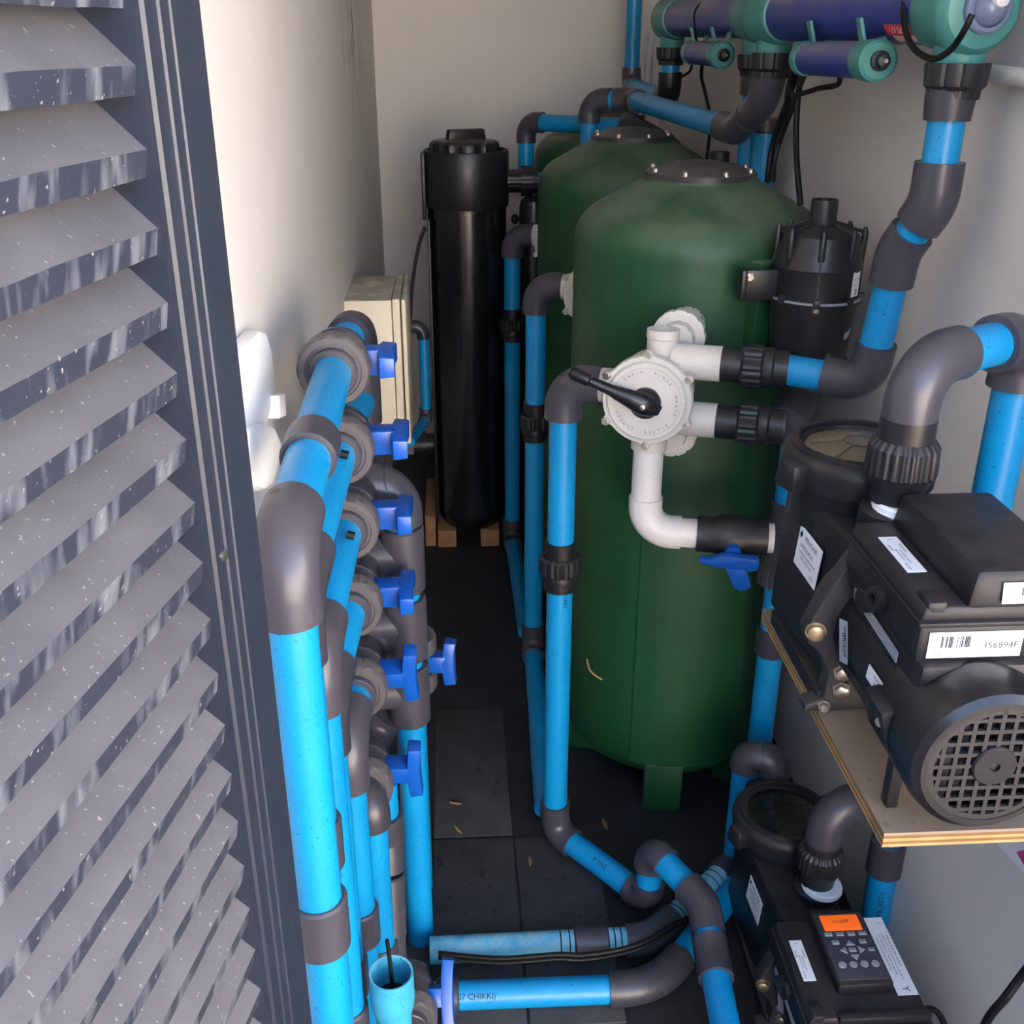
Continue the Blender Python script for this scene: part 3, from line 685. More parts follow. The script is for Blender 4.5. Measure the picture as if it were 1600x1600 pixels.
# ------------------------------------------------------------------ pipework right of nearest valve
e1 = vv(.11, .058, -.06); e1b = vv(.112, -.040, -.06)
def short_union(root, a, d, ln=.11):
    union(root, a+d*(ln*.5), d, rn=.036, r=.029, ln=ln)
CZ = e1.z-.003
cor = PY(1356, 590, 1.58); cor = V(cor.x, cor.y, CZ)
upz = PY(1397, 408, cor.y-.03).z
p45 = V(*PY(1404, 392, cor.y-.03)); q45 = V(*P(1462, 322, 1.47)); top = P(1490, 120, 1.43)
rr = run('outlet_pipe', 'blue pipe with grey bends rising from nearest white valve to the near lamp unit', [e1+VR*.10, cor, V(p45.x, p45.y, p45.z), V(top.x, top.y, q45.z), V(top.x, top.y, top.z)], 'pipe',
         els={1: {'leg': .068}, 2: {'leg': (.05, .034), 'rb': .07, 'rf': .033}, 3: {'leg': (.036, .055), 'rb': .07, 'rf': .034}})
short_union(rr, e1, VR)
MB().lathe([(-.055, .031), (-.03, .033), (0, .033)], V(top.x, top.y, top.z), (0, 0, 1), 28).build('socket', M_GREY2, rr)
# lower port: union, tee fitting, suction column with lever valve
colp = P(1222, 660, 1.93); colx, coly = colp.x+.028, colp.y
sc = thing('suction_column', 'upright blue suction pipe between green tank and upper pump', 'pipe', (colx, coly, 0))
short_union(sc, e1b, VR, .11)
j = e1b+VR*.11
pipe(sc, j+(V(colx, coly, j.z)-j)*.03, V(colx, coly, j.z+.0))
MB().lathe([(-.004, .029), (.004, .029)], j, VR, 28).build('collar', M_GREY2, sc)
MB().tube([j+(V(colx, coly, j.z)-j)*.02, j+(V(colx, coly, j.z)-j)*.75], .033, 28).build('socket', M_GREY2, sc)
MB().lathe([(-.05, .034), (.045, .034), (.05, .030)], (colx, coly, j.z), (0, 0, 1), 28).build('tee', M_GREY2, sc)
pipe(sc, V(colx, coly, 0), V(colx, coly, j.z))
zv = PY(1222, 850, coly).z
coupling(sc, (colx, coly, zv+.055), (0, 0, 1), .07, .031, M_GREY)
MB().lathe([(-.05, .030), (-.045, .038), (.04, .040), (.045, .034)], (colx, coly, zv), (0, 0, 1), 32).build('tee', M_GREY, sc)
MB().lathe([(-.02, .044), (.015, .044), (.02, .04)], (colx, coly, zv-.06), (0, 0, 1), 60, mod=lambda k, t: 1 if k % 5 else .96).build('nut', M_GREY, sc, angle=25)
coupling(sc, (colx, coly, PY(1215, 1000, coly).z), (0, 0, 1), .06, .032, M_GREY2)
print_pipe('GAL(E)', V(colx, coly, zv+.14), (0, 0, 1), (-.25, -1, 0), RP, .014, sc)
MB().lathe([(0, .03), (.08, .03)], (colx, coly, j.z+.03), (.3, -.2, .35), 24).build('tee_branch', M_GREY2, sc)
# white waste pipe from the bottom port with black lever valve
wa = vv(0, -.08, -.06); wc = V(wa.x+.0, wa.y, PY(1022, 828, wa.y).z); wd = P(1212, 808, 1.87)
wr = run('waste_pipe', 'white pipe hanging below nearest six way valve with elbow to the right', [wa, wc, V(wd.x, wd.y, wc.z)], 'pipe', bm=M_WHITE, gm=M_WHITE, els={1: {'leg': .066, 'rf': .0300, 'rb': .048}}, r=.0265)
vm = P(1148, 818, 1.84)
dv = V(wd.x, wd.y, wc.z)-wc; dv.normalize(); vp = wc+dv*((vm-wc).dot(dv))
bv = thing('ball_valve', 'black ball valve with blue winged lever on the white waste pipe', 'valve', vp)
MB().lathe([(-.062, .032), (-.03, .033), (-.018, .038), (.018, .038), (.03, .033), (.062, .032), (.062, .028)], vp, dv, 32).build('body', M_BLK, bv)
MB().lathe([(0, .014), (.046, .014)], vp, V(-.15, -.95, -.3), 16).build('stem', M_HAND, bv)
ax = V(-.15, -.95, -.3).normalized(); c = vp+ax*.044-V(0, 0, .012)
mb = MB(); l1 = dv; l2 = ax.cross(dv)
mb.prism([c+dv*x+l2*y for x, y in ((-.058, -.004), (-.03, -.012), (.03, -.018), (.045, -.012), (.045, .012), (.02, .014), (-.02, .016), (-.04, .004), (-.058, .005))], ax*.014)
mb.prism([c+dv*x+l2*y for x, y in ((-.012, -.008), (.024, -.008), (.036, -.05), (.022, -.062), (.006, -.054))], ax*.020)
mb.build('handle', M_HAND, bv, bevel=.003)

# ------------------------------------------------------------------ blower canisters
BX, BY, BR = .628, 1.815, .076
def make_blower():
    z0, z1, z2 = PY(1280, 565, BY).z, PY(1280, 355, BY).z, PY(1294, 335, BY).z
    zm = PY(1280, 462, BY).z
    rt = thing('air_blower', 'black air blower canister with lugs on top beside nearest green tank', 'blower', (BX, BY, z0))
    MB().lathe([(z0, BR*.8), (z0+.01, BR*.86), (zm-.05, BR*.93), (zm-.005, BR*.96), (zm-.005, BR*1.05), (zm, BR*1.06), (zm, BR*.98), (zm+.05, BR*.99), (zm+.055, BR*1.01), (zm+.06, BR*.975), (z1-.03, BR*.92), (z1-.01, BR*.84), (z1, BR*.66), (z1+.006, BR*.35), (z1+.006, .02)], (BX, BY, 0), (0, 0, 1), 56).build('canister', M_BLK, rt)
    MB().lathe([(zm-.002, BR*1.055), (zm+.001, BR*1.06), (zm+.003, BR*1.03)], (BX, BY, 0), (0, 0, 1), 56).build('seam', M_STKS, rt)
    MB().ring([(z1, .017), (z1+.03, .0185), (z1+.046, .0185), (z1+.046, .022), (z1+.03, .0225), (z1, .023)], (BX, BY, 0), (0, 0, 1), 32).build('outlet', M_BLK, rt)
    for a in (-150, -105, -60, -20, 30, 75, 120, 165):
        a = math.radians(a); d = V(math.cos(a), math.sin(a), 0)
        MB().tube([V(BX, BY, 0)+d*BR*.92+V(0, 0, z1-.045), V(BX, BY, 0)+d*BR*.94+V(0, 0, z1-.006), V(BX, BY, 0)+d*BR*.93+V(0, 0, z1+.004)], [.006, .006, .003], 10).build('lug', M_BLK, rt)
        MB().tube([V(BX, BY, 0)+d*BR*.88+V(0, 0, z1-.004), V(BX, BY, 0)+d*.03+V(0, 0, z1+.006)], .003, 6).build('rib', M_BLK, rt)
        MB().box(V(BX, BY, 0)+d*BR*1.0+V(0, 0, zm+.003), (.016, .012, .014), Matrix.Rotation(a, 3, 'Z')).build('clip', M_BLK, rt, bevel=.002)
        MB().box(V(BX, BY, 0)+d*BR*.965+V(0, 0, (z1+zm)/2-.02), (.004, .004, (z1-zm)*.75), Matrix.Rotation(a, 3, 'Z')).build('rib', M_BLK, rt)
    a = math.radians(-104); d = V(math.cos(a), math.sin(a), 0)
    MB().lathe([(0, .006), (.006, .006), (.006, .0035), (.012, .0035)], V(BX, BY, zm-.012)+d*BR*1.0, (0, 0, 1), 8).build('bolt', M_STEEL, rt)
    l = PY(1182, 447, BY-.02); 
    MB().box((l.x+.012, l.y+.01, l.z), (.062, .012, .052)).build('bracket', M_BLK, rt, bevel=.002)
    MB().box((l.x-.022, l.y+.012, l.z), (.010, .03, .054)).build('bracket', M_BLK, rt, bevel=.002)
    MB().lathe([(0, .007), (.002, .007), (.002, .005), (.008, .005)], (l.x-.012, l.y+.004, l.z+.015), (0, -1, 0), 6).build('bolt', M_STEEL, rt)
    a = math.radians(-48); d = V(math.cos(a), math.sin(a), 0); t = V(-d.y, d.x, 0)
    sticker('sticker', rt, V(BX, BY, zm+.032)+d*(BR*.985), t, (0, 0, 1), .022, .042, [('230V 50Hz', 0, .2, .1), ('IPX5', 0, -.05, .1)], (-.1, .25, -.45, -.2, 7))
    c = V(BX, BY, zm-.055)+d*(BR*.935)
    leaf = [(-.9, -.9), (-.95, 0), (-.5, .45), (.2, .55), (1, 1), (.85, .1), (.3, -.6), (-.3, -.85)]
    MB().prism([c+t*x*.010+V(0, 0, y*.009) for x, y in leaf], d*.001).build('leaf_mark', M_STKS, rt)
    return rt
blo = make_blower()
copy_tree(blo, blo.location+V(0, .76, 0), 'black air blower beside the second green tank, only its outlet showing')

# ================================================================== OVERHEAD LAMP UNITS (UV) AND PIPES
def make_uv(label, pn, pf, axis_z, port_dn, port_df, face_len=.047, near_cap=True, text=False):
    """pn, pf: xy of the near and far ports"""
    rt = thing('uv_unit', label, 'water steriliser', (pn.x, pn.y, axis_z-.1), 'blue tube water sterilisers on the right wall')
    a = V(pn.x, pn.y, axis_z); b = V(pf.x, pf.y, axis_z); d = (b-a).normalized(); L = (b-a).length
    MB().lathe([(.03, .0455), (L-.03, .0455)], a, d, 48).build('tube', M_UVB, rt)
    for o, s, e in ((a, d, port_dn), (b, -d, port_df)):
        MB().lathe([(-face_len, .034), (-face_len+.004, .048), (-face_len+.014, .056), (-.02, .058), (.03, .0535), (.06, .050), (.062, .047)], o, s, 48).build('housing', M_TEAL, rt)
        MB().lathe([(0, .034), (.062, .034), (axis_z-e, .033)], o, (0, 0, -1), 32).build('port', M_TEAL, rt)
        MB().lathe([(0, .042), (.004, .0425), (.028, .0405), (.034, .035), (.045, .034)], V(o.x, o.y, e), (0, 0, -1), 60, mod=lambda k, t: 1 if k % 6 else .95).build('union_nut', M_BLK, rt, angle=25)
    MB().lathe([(.058, .0475), (.064, .0475)], a, d, 40).build('seal', M_BLK, rt)
    f = a-d*face_len
    MB().ring([(-.002, .031), (.009, .031), (.012, .028), (.012, .023), (.0, .021)], f, -d, 36).build('lamp_collar', M_CAP, rt)
    MB().lathe([(-.002, .024), (.008, .023), (.02, .018), (.026, .010), (.028, .002)], f, -d, 28).build('lamp_cap', M_CAP, rt)
    MB().lathe([(.004, .013), (.022, .013), (.03, .009), (.033, .002)], f+V(.004, 0, .010), -d, 20).build('lamp_holder', M_WHITE, rt)
    return rt, a, b, d
un = P(1494, 118, 1.43); uf = P(1207, 100, 2.06)
UZ = 1.623
uv1, a1, b1_, d1 = make_uv('blue tube water steriliser with teal ends, nearer one at top right', un, uf, UZ, P(1494, 98, 1.43).z, P(1207, 82, 2.06).z)
gn = P(1181, 105, 2.38); gf = P(1049, 85, 2.96)
uv2, a2_, b2_, d2 = make_uv('blue tube water steriliser with teal ends, farther one towards the back wall', gn, gf, UZ, P(1181, 85, 2.38).z, P(1049, 74, 2.96).z)
# sticker on the near unit
def tube_sticker(parent, a, d, t0, t1, ang0, ang1, r, m, name='sticker'):
    up = V(0, 0, 1); sd = d.cross(up).normalized(); vs = []; fs = []; n = 8
    for t in (t0, t1):
        for i in range(n+1):
            an = ang0+(ang1-ang0)*i/n; vs.append(a+d*t+(sd*math.cos(an)+up*math.sin(an))*r)
    for i in range(n): fs.append((i, i+1, n+2+i, n+1+i))
    return MB().add(vs, fs).build(name, m, parent)
sdir = d1.cross(V(0, 0, 1)).normalized()   # towards the wall
A0 = PI+.22; 
tube_sticker(uv1, a1, d1, .072, .150, PI+.42, PI+.78, .0460, M_RED)
tube_sticker(uv1, a1, d1, .068, .138, PI+.80, PI+1.1, .0460, M_PINKL)
an = PI+.60
print_pipe('UV Safe', a1+d1*.11, -d1, sdir*math.cos(an)+V(0, 0, math.sin(an)), .0462, .015, uv1, M_STK)
def ballast(label, n, f, uvr, r=.0285):
    n, f = Vector(n), Vector(f); d = (f-n).normalized(); L = (f-n).length
    rt = thing('ballast_tube', label, 'ballast', n, 'blue ballast tubes under the sterilisers')
    MB().lathe([(.02, r*.93), (L-.02, r*.93)], n, d, 36).build('tube', M_UVB, rt)
    MB().lathe([(0, r*.85), (.004, r*1.02), (.026, r*1.04), (.05, r*.99), (.052, r*.9)], n, d, 40).build('end_cap', M_TEAL, rt)
    MB().lathe([(0, r*.8), (.006, r), (.03, r)], f, -d, 40).build('end_cap', M_TEAL, rt)
    MB().lathe([(-.004, .014), (.006, .014), (.008, .010), (.020, .009), (.022, .004)], n, -d, 20).build('cable_gland', M_BLK, rt)
    MB().lathe([(.02, .0035), (.025, .003)], n, -d, 10).build('plug_pin', M_STEEL, rt)
    for t in (.05, L-.06):
        c = n+d*t
        MB().box(c+V(.022, 0, r+.006), (.006, .03, .045), Matrix.Rotation(.3, 3, 'Y')).build('clip', M_TEAL, rt, bevel=.001)
        MB().box(c+V(-.012, 0, r+.010), (.005, .02, .04), Matrix.Rotation(-.3, 3, 'Y')).build('clip', M_TEAL, rt, bevel=.001)
    return rt
ballast('blue ballast tube with teal cap slung under the nearer steriliser', PX(1374, 95, .622), PX(1256, 91, .612), uv1)
ballast('small blue ballast tube slung under the farther steriliser', PX(1130, 86, .622), PX(1079, 82, .612), uv2)
# far riser and return pipes
zr = PY(1030, 141, 3.45).z
riser = P(989, 60, 3.45)
rf_ = run('riser_pipe', 'blue pipe rising to the ceiling by the back wall, joined to farther steriliser', [V(riser.x, riser.y, ZC), V(riser.x, riser.y, zr), V(gf.x, gf.y, zr-.01), V(gf.x, gf.y, P(1049, 95, 2.96).z)], 'pipe', els={1: {'leg': .055}, 2: {'m': M_BLK, 'rf': .033, 'leg': .07}})
tee = P(988, 156, 2.95); nel = P(1150, 203, 2.26); v45 = V(uf.x, uf.y, P(1205, 152, 2.07).z)
lt = P(922, 157, 3.0)
rb_ = run('return_pipe', 'blue pipe slanting from nearer steriliser back to a tee above the second tank', [V(uf.x, uf.y, P(1207, 112, 2.06).z), v45, nel, tee, V(lt.x, lt.y, tee.z-.002), V(lt.x, lt.y, tee.z-.22)], 'pipe', els={1: {'rb': .12, 'leg': .09, 'rf': .0315}, 2: {'rb': .06, 'leg': .075, 'rf': .0315}, 3: {'leg': .052}})
l2 = P(822, 190, 3.3); rgt = P(1003, 192, 3.08)
rc_ = run('link_pipe', 'blue pipe with grey elbow each end crossing above the farthest tank', [V(l2.x, l2.y, PY(822, 292, l2.y).z), V(l2.x, l2.y, l2.z), V(rgt.x, rgt.y+.0, l2.z), V(rgt.x+.005, rgt.y+.01, l2.z-.12)], 'pipe')
cy = V(CX+.19, CY, oz)
run('link_pipe', 'short blue stub between black cartridge filter union and the second green tank', [cy, cy+V(.105, .0, 0), cy+V(.105, .0, -.3)], 'pipe')
dn = P(1183, 130, 2.38)
run('drop_pipe', 'blue pipe dropping from farther steriliser behind the nearest tank', [V(gn.x, gn.y, P(1181, 108, 2.38).z), V(gn.x, gn.y, .9)], 'pipe', fit=[('coupling', 0, .04, {'m': M_GREY2})])
dd = P(1192, 240, 2.40)
run('drop_pipe', 'thicker looking blue pipe beside the black cables behind nearest tank lid', [V(dd.x, dd.y, dd.z+.06), V(dd.x, dd.y, .85)], 'pipe', r=.0265, fit=[('coupling', 0, .0, {'m': M_GREY2, 'ln': .03})])
# cables
for lab, pts, r in (
    ('black cable dropping in a loop from the farther ballast tube', [(1098, 95, 2.7), (1096, 120, 2.7), (1103, 150, 2.7), (1110, 190, 2.72), (1104, 250, 2.75)], .0045),
    ('thin black cable curling to the dark elbow under the farther steriliser', [(1082, 98, 2.85), (1077, 112, 2.9), (1062, 121, 2.95)], .0035),
    ('thin black cord looped round the middle of farther steriliser tube', [(1095, 4, 2.62), (1085, 20, 2.6), (1086, 45, 2.6), (1089, 65, 2.62), (1096, 92, 2.62)], .0025),
    ('first black cable of the bundle hanging by the drop pipe', [(1248, 90, 1.95), (1240, 130, 2.0), (1222, 180, 2.05), (1206, 230, 2.1), (1198, 285, 2.12)], .0055),
    ('second black cable of the bundle hanging by the drop pipe', [(1255, 92, 1.95), (1250, 135, 1.98), (1232, 185, 2.02), (1214, 235, 2.08), (1204, 285, 2.1)], .005),
    ('third black cable of the bundle hanging by the drop pipe', [(1243, 95, 1.98), (1231, 140, 2.02), (1227, 185, 2.05), (1212, 240, 2.08), (1207, 285, 2.1)], .005),
    ('fourth black cable crossing the bundle below nearer ballast tube', [(1266, 100, 1.9), (1243, 150, 1.95), (1238, 150, 2.0), (1226, 185, 2.05), (1210, 255, 2.08), (1200, 285, 2.1)], .004),
    ('black cable hanging alone down right wall to the blower', [(1254, 100, 1.92), (1247, 150, 1.95), (1244, 200, 1.97), (1245, 255, 1.97), (1251, 320, 1.97)], .006),
    ('black cable bending from nearer ballast tube into the bundle', [(1312, 112, 1.74), (1309, 132, 1.76), (1280, 138, 1.82), (1250, 147, 1.9), (1238, 146, 1.95), (1236, 128, 1.98), (1246, 92, 2.0)], .0045),
    ('black lamp cord looping round teal end of nearer steriliser', [(1519, 22, 1.28), (1508, 45, 1.29), (1488, 75, 1.33), (1460, 92, 1.36), (1432, 80, 1.4), (1417, 55, 1.43), (1411, 20, 1.46), (1416, -20, 1.5)], .0042)):
    cable('cable', lab, [P(*p) for p in pts], r)
# white conduits
tag(MB().tube([V(XR-.014, 1.05, PX(1600, 130, XR).z), V(XR-.014, 1.60, PX(1545, 112, XR).z)], .012, 14).build('conduit', M_WALL), 'white painted conduit along the right wall at the right edge of photo', 'conduit')
cb = PY(1018, 48, YB-.012)
tag(MB().tube(smooth_path([V(cb.x+.05, cb.y, cb.z+.01), V(cb.x+.015, cb.y, cb.z), V(cb.x, cb.y, cb.z-.03), V(cb.x-.005, cb.y, cb.z-.4)], 6), .012, 12).build('conduit', M_WALL), 'white painted conduit bending down the back wall by the riser pipe', 'conduit')

# ================================================================== PUMPS
def make_pump(label, loc, keypad, dx, dy, ext, dz):
    """lid centre at loc; ext lengthens the pot: everything from the volute on sits that much nearer the camera"""
    L = Vector(loc); l = lambda x, y, z: L+V(x, y, z); E = V(0, ext, 0); le = lambda x, y, z: L+V(x, y+ext, z)
    rt = thing('pool_pump', label, 'pump', loc, 'black pool pumps')
    m = M_BLK2
    def rrect(cx, cy, z, hx, hy, n=3.2, k=40):
        out = []; hy -= ext/2; cy += ext/2
        for i in range(k):
            a = 2*PI*i/k; ca, sa = math.cos(a), math.sin(a)
            out.append(l(cx+hx*math.copysign(abs(ca)**(2/n), ca), cy+hy*math.copysign(abs(sa)**(2/n), sa), z))
        return out
    # strainer pot, one moulding with its cheeks
    MB().loft([rrect(0, -.03, .012, .055, .085), rrect(0, -.03, .03, .060, .09), rrect(0, -.025, .10, .066, .105, 3), rrect(0, -.022, .17, .066, .105, 3), rrect(0, -.02, .205, .062, .100, 3)]).build('strainer_pot', m, rt, angle=50)
    MB().lathe([(.18, .078), (.225, .076), (.245, .074)], L, (0, 0, 1), 48).build('pot_neck', m, rt)
    for sx in (-1, 1):
        # slanting cheek that carries the maker's label
        MB().hexa([l(sx*a, b+(ext if b < 0 else 0), c) for a, b, c in ((.080, .04, .03), (.062, -.155, .03), (.0, -.155, .03), (.0, .04, .03), (.074, .04, .21), (.050, -.155, .21), (.0, -.155, .21), (.0, .04, .21))]).build('cheek', m, rt, bevel=.008)
    MB().lathe([(-.145, .088), (-.13, .090), (-.118, .086), (-.112, .07)], le(.004, 0, .112), (0, 1, 0), 48).build('volute', m, rt)
    MB().box(l(0, -.06+ext/2, .012), (.15, .2-ext, .024)).build('base', m, rt, bevel=.004)
    # lid clamp, clear lid
    MB().ring([(.232, .062), (.236, .092), (.262, .094), (.272, .090), (.276, .084), (.276, .068), (.270, .066)], L, (0, 0, 1), 64).build('clamp_ring', m, rt)
    MB().ring([(.276, .074), (.281, .074), (.281, .082), (.276, .083)], L, (0, 0, 1), 56).build('clamp_ring', m, rt)
    MB().lathe([(.255, .067), (.272, .067), (.277, .05), (.280, .02), (.280, .002)], L, (0, 0, 1), 48).build('clear_lid', M_CLEARD if keypad else M_CLEAR, rt)
    mb = MB()
    for k in range(7):
        a = 2*PI*k/7+.3; d = V(math.cos(a), math.sin(a), 0); s = V(-d.y, d.x, 0)*.0011
        mb.add([l(0, 0, .2808)+d*.018-s, l(0, 0, .2808)+d*.018+s, l(0, 0, .2765)+d*.060+s, l(0, 0, .2765)+d*.060-s], [(0, 1, 2, 3)])
    mb.ring([(.2798, .018), (.2812, .018), (.2812, .0200), (.2798, .0200)], L, (0, 0, 1), 28)
    mb.build('lid_ribs', M_CLEARD if keypad else M_LIDRIB, rt)
    for a, sz in ((200, .036), (20, .036), (105, .03)):
        a = math.radians(a); d = V(math.cos(a), math.sin(a), 0); M = Matrix.Rotation(a, 3, 'Z')
        MB().box(L+d*.098+V(0, 0, .252), (.030, .040, sz), M, .85).build('clamp_lug', m, rt, bevel=.007)
    # discharge port with tape, union
    DX, DY = dx, dy+ext
    MB().lathe([(.1, .040), (.205, .040), (.234, .038), (.238, .034)], l(DX, DY, dz), (0, 0, 1), 40).build('discharge_port', m, rt)
    MB().lathe([(.236, .0335), (.239, .0350), (.242, .0338), (.245, .0342), (.248, .032)], l(DX, DY, dz), (.03, -.03, 1), 40).build('thread_tape', M_TAPE, rt)
    MB().lathe([(.246, .029), (.262, .029), (.268, .033), (.282, .036)], l(DX, DY, dz), (0, 0, 1), 40).build('union_collar', M_BLK, rt)
    MB().lathe([(.278, .0365), (.282, .0395), (.312, .0385), (.318, .0345), (.321, .031)], l(DX, DY, dz), (0, 0, 1), 96, mod=lambda k, t: 1 if (k % 4) > 1 else .955).build('union_nut', M_BLK, rt, angle=22)
    MB().lathe([(.317, .0305), (.345, .0305)], l(DX, DY, dz), (0, 0, 1), 40).build('union_sleeve', M_BLK, rt)
    MB().lathe([(.07, .038), (.125, .038)], l(0, 0, .16), (0, 1, 0), 32).build('suction_port', m, rt)
    # seal plate, waisted bracket behind the volute
    half = [(0, .222), (.040, .220), (.056, .205), (.078, .165), (.096, .125), (.102, .108), (.096, .090), (.082, .078), (.068, .05), (.070, .012), (.090, .006), (.092, -.004), (0, -.004)]
    out = half+[(-x, z) for x, z in half[-2:0:-1]]
    MB().prism([le(x, -.168, z+.004) for x, z in out], (0, .026, 0)).build('seal_plate', M_BLK3, rt, bevel=.003)
    for x, z in ((-.090, .112), (.090, .112)):
        MB().lathe([(0, .012), (.003, .012), (.003, .010), (.010, .010), (.011, .008)], le(x, -.166, z), (-.2, -1, 0), 14).build('bolt', M_BRASS, rt)
    for x, z, r_ in ((-.052, .056, .0085), (-.050, .032, .0085), (-.068, .010, .006)):
        MB().lathe([(0, r_*1.3), (.003, r_*1.3), (.003, r_), (.010, r_), (.011, r_*.8)], le(x, -.168, z), (-.25, -1, 0), 6).build('bolt', M_STEEL, rt)
    # motor and fan shroud
    MB().lathe([(-.16, .070), (-.19, .066), (-.33, .066)], le(0, 0, .112), (0, 1, 0), 48).build('motor', M_BLKG, rt)
    for a in (205, 222, 239, 256, -25, -42, -59):
        a = math.radians(a); d = V(math.cos(a), 0, math.sin(a))
        MB().box(le(0, -.255, .112)+d*.068, (.004, .15, .010), Matrix.Rotation(PI/2-a, 3, 'Y')).build('cooling_fin', m, rt)
    F0 = -.420
    MB().ring([(-.315, .072), (-.32, .078), (F0+.02, .080), (F0+.006, .077), (F0, .070), (F0, .064), (F0+.006, .062), (F0+.01, .066), (-.32, .066)], le(0, 0, .112), (0, 1, 0), 64).build('fan_shroud', M_BLKG, rt)
    gr = MB(); R_ = .064; st = .0128; bw = .0042
    for k in range(-5, 6):
        p = k*st-.0; h = math.sqrt(max(0, R_**2-p*p))
        if h < .005: continue
        gr.box(le(p, F0+.003, .112), (bw, .004, 2*h)); gr.box(le(0, F0+.0032, .112+p), (2*h, .004, bw))
    gr.ring([(F0+.001, R_-.006), (F0+.005, R_-.006), (F0+.005, R_+.001), (F0+.001, R_+.001)], le(0, 0, .112), (0, 1, 0), 48)
    o = gr.build('fan_grille', M_BLK, rt); o['kind'] = 'stuff'
    MB().ring([(F0-.002, .005), (F0-.002, .020), (F0, .0215), (F0+.006, .0215), (F0+.006, .005)], le(0, 0, .112), (0, 1, 0), 36).build('grille_hub', M_BLK2, rt)
    MB().lathe([(F0+.035, .062), (F0+.036, .062)], le(0, 0, .112), (0, 1, 0), 40).build('fan_disc', M_INK, rt)
    for k in range(8):
        a = 2*PI*k/8; d = V(math.cos(a), 0, math.sin(a)); M = Matrix.Rotation(-a, 3, 'Y') @ Matrix.Rotation(.6, 3, 'X')
        MB().box(le(0, F0+.022, .112)+d*.038, (.044, .003, .018), M).build('fan_blade', M_BLK, rt)
    for x in (-.052, .045): MB().box(le(x, -.335, .035), (.013, .016, .07)).build('motor_foot', m, rt, bevel=.002)
    MB().box(le(-.074, -.335, .112), (.02, .05, .045), Matrix.Rotation(-.25, 3, 'Y')).build('shroud_lug', m, rt, bevel=.004)
    MB().lathe([(0, .005), (.003, .005), (.003, .003)], le(-.083, -.350, .116), (-.8, -.6, .1), 12).build('screw', M_STEEL, rt)
    # drive housing above the motor
    Y0, Y1 = -.158, -.357
    def slab(nm, x0, x1, y0, y1, z0, z1, bev=.006, mm=None, tx=0, ty=None):
        ty = tx*.3 if ty is None else ty
        return MB().hexa([le(x0, y1, z0), le(x1, y1, z0), le(x1, y0, z0), le(x0, y0, z0), le(x0+tx, y1+ty, z1), le(x1-tx, y1+ty, z1), le(x1-tx, y0, z1), le(x0+tx, y0, z1)]).build(nm, mm or m, rt, bevel=bev)
    X0, X1 = (-.085 if keypad else -.064), .104
    slab('drive_saddle', X0+.004, X1-.008, -.175, Y1-.010, .148, .190, .008)
    slab('drive_base', X0, X1, Y0, Y1, .187, .228, .005)
    slab('drive_seam', X0-.0015, X1+.0015, Y0-.001, Y1-.001, .227, .232, .001)
    slab('drive_cover', X0, X1, Y0-.002, Y1+.003, .231, .247, .004, tx=.005)
    slab('drive_latch', X0+.006, X0+.026, Y1+.034, Y1+.004, .236, .252, .004)
    MB().lathe([(0, .014), (.010, .013), (.012, .009)], le(X0+.001, -.235, .190), (-1, -.2, 0), 24).build('cable_plug', m, rt)
    MB().ring([(0, .007), (.012, .007), (.012, .013), (0, .014)], le(X0+.001, -.262, .206), (-1, -.25, .1), 24).build('cable_gland', m, rt)
    X, Yd, Z = V(1, 0, 0), V(0, 1, 0), V(0, 0, 1)
    # stickers: the maker's label lies on the slanting cheek
    q = [V(-.080, .04, .03), V(-.062, -.155+ext, .03), V(-.074, .04, .21)]
    nn = (q[1]-q[0]).cross(q[2]-q[0]).normalized(); nn = nn if nn.x < 0 else -nn
    lc = V(0, -.047+ext*.5, .147); lc = lc-nn*((lc-q[0]).dot(nn))
    xd = V(.09, -.99, -.09); xd = (xd-nn*xd.dot(nn)).normalized(); yd = nn.cross(xd)
    sticker('name_label', rt, L+lc+nn*.0006, xd, yd, .067, .0555, [('PENTAIR', .06, .31, .17), ('INTELLIFLO', -.06, .08, .13), ('VARIABLE SPEED PUMP', -.0, -.08, .085), ('230V 50Hz 10.5A', -.02, -.2, .085), ('CE', .3, -.36, .12)])
    MB().prism([L+lc+nn*.0018+xd*(-.0255+x*.004)+yd*(.018+y*.005) for x, y in ((-1, -.2), (0, 1), (1, .2), (0, -1))], nn*.0004).build('emblem', M_INK, rt)
    sticker('warning_label', rt, le(X0+.024, -.243, .2478), (0, -1, 0), (1, 0, 0), .080, .020, [('i', -.41, 0, .5), ('WARNING', -.16, .28, .2), ('DISCONNECT POWER', .08, .05, .15), ('BEFORE SERVICING', .04, -.15, .15), ('DANGER', -.16, -.33, .18), ('60C 230V', .36, -.25, .18)])
    sticker('serial_label', rt, le(-.008, Y1-.0012, .2085), (1, 0, 0), (0, 0, 1), .092, .028, [('356894F', .27, -.05, .36), ('UL', -.38, -.33, .24)], (-.42, -.05, -.1, .35, 22))
    sticker('silver_strip', rt, le(X0+.0025, -.254, .172), V(0, -1, -.05), V(0, 0, 1), .125, .013, m=M_STKS)
    sticker('motor_label', rt, le(-.0668, -.308, .122), V(0, -1, 0), V(.1, 0, 1), .082, .016, [('MOTOR 1.5 kW', -.1, .2, .28), ('IP55 CL.F 3450 RPM', -.05, -.18, .24), ('O', .42, 0, .6)])
    sticker('data_plate', rt, le(-.0715, -.205, .120), V(.08, -.15, -1), V(.35, -1, .15), .052, .013, [('S/N 0145 2019', 0, 0, .3)], (-.35, .35, .1, .4, 12), M_STKS)
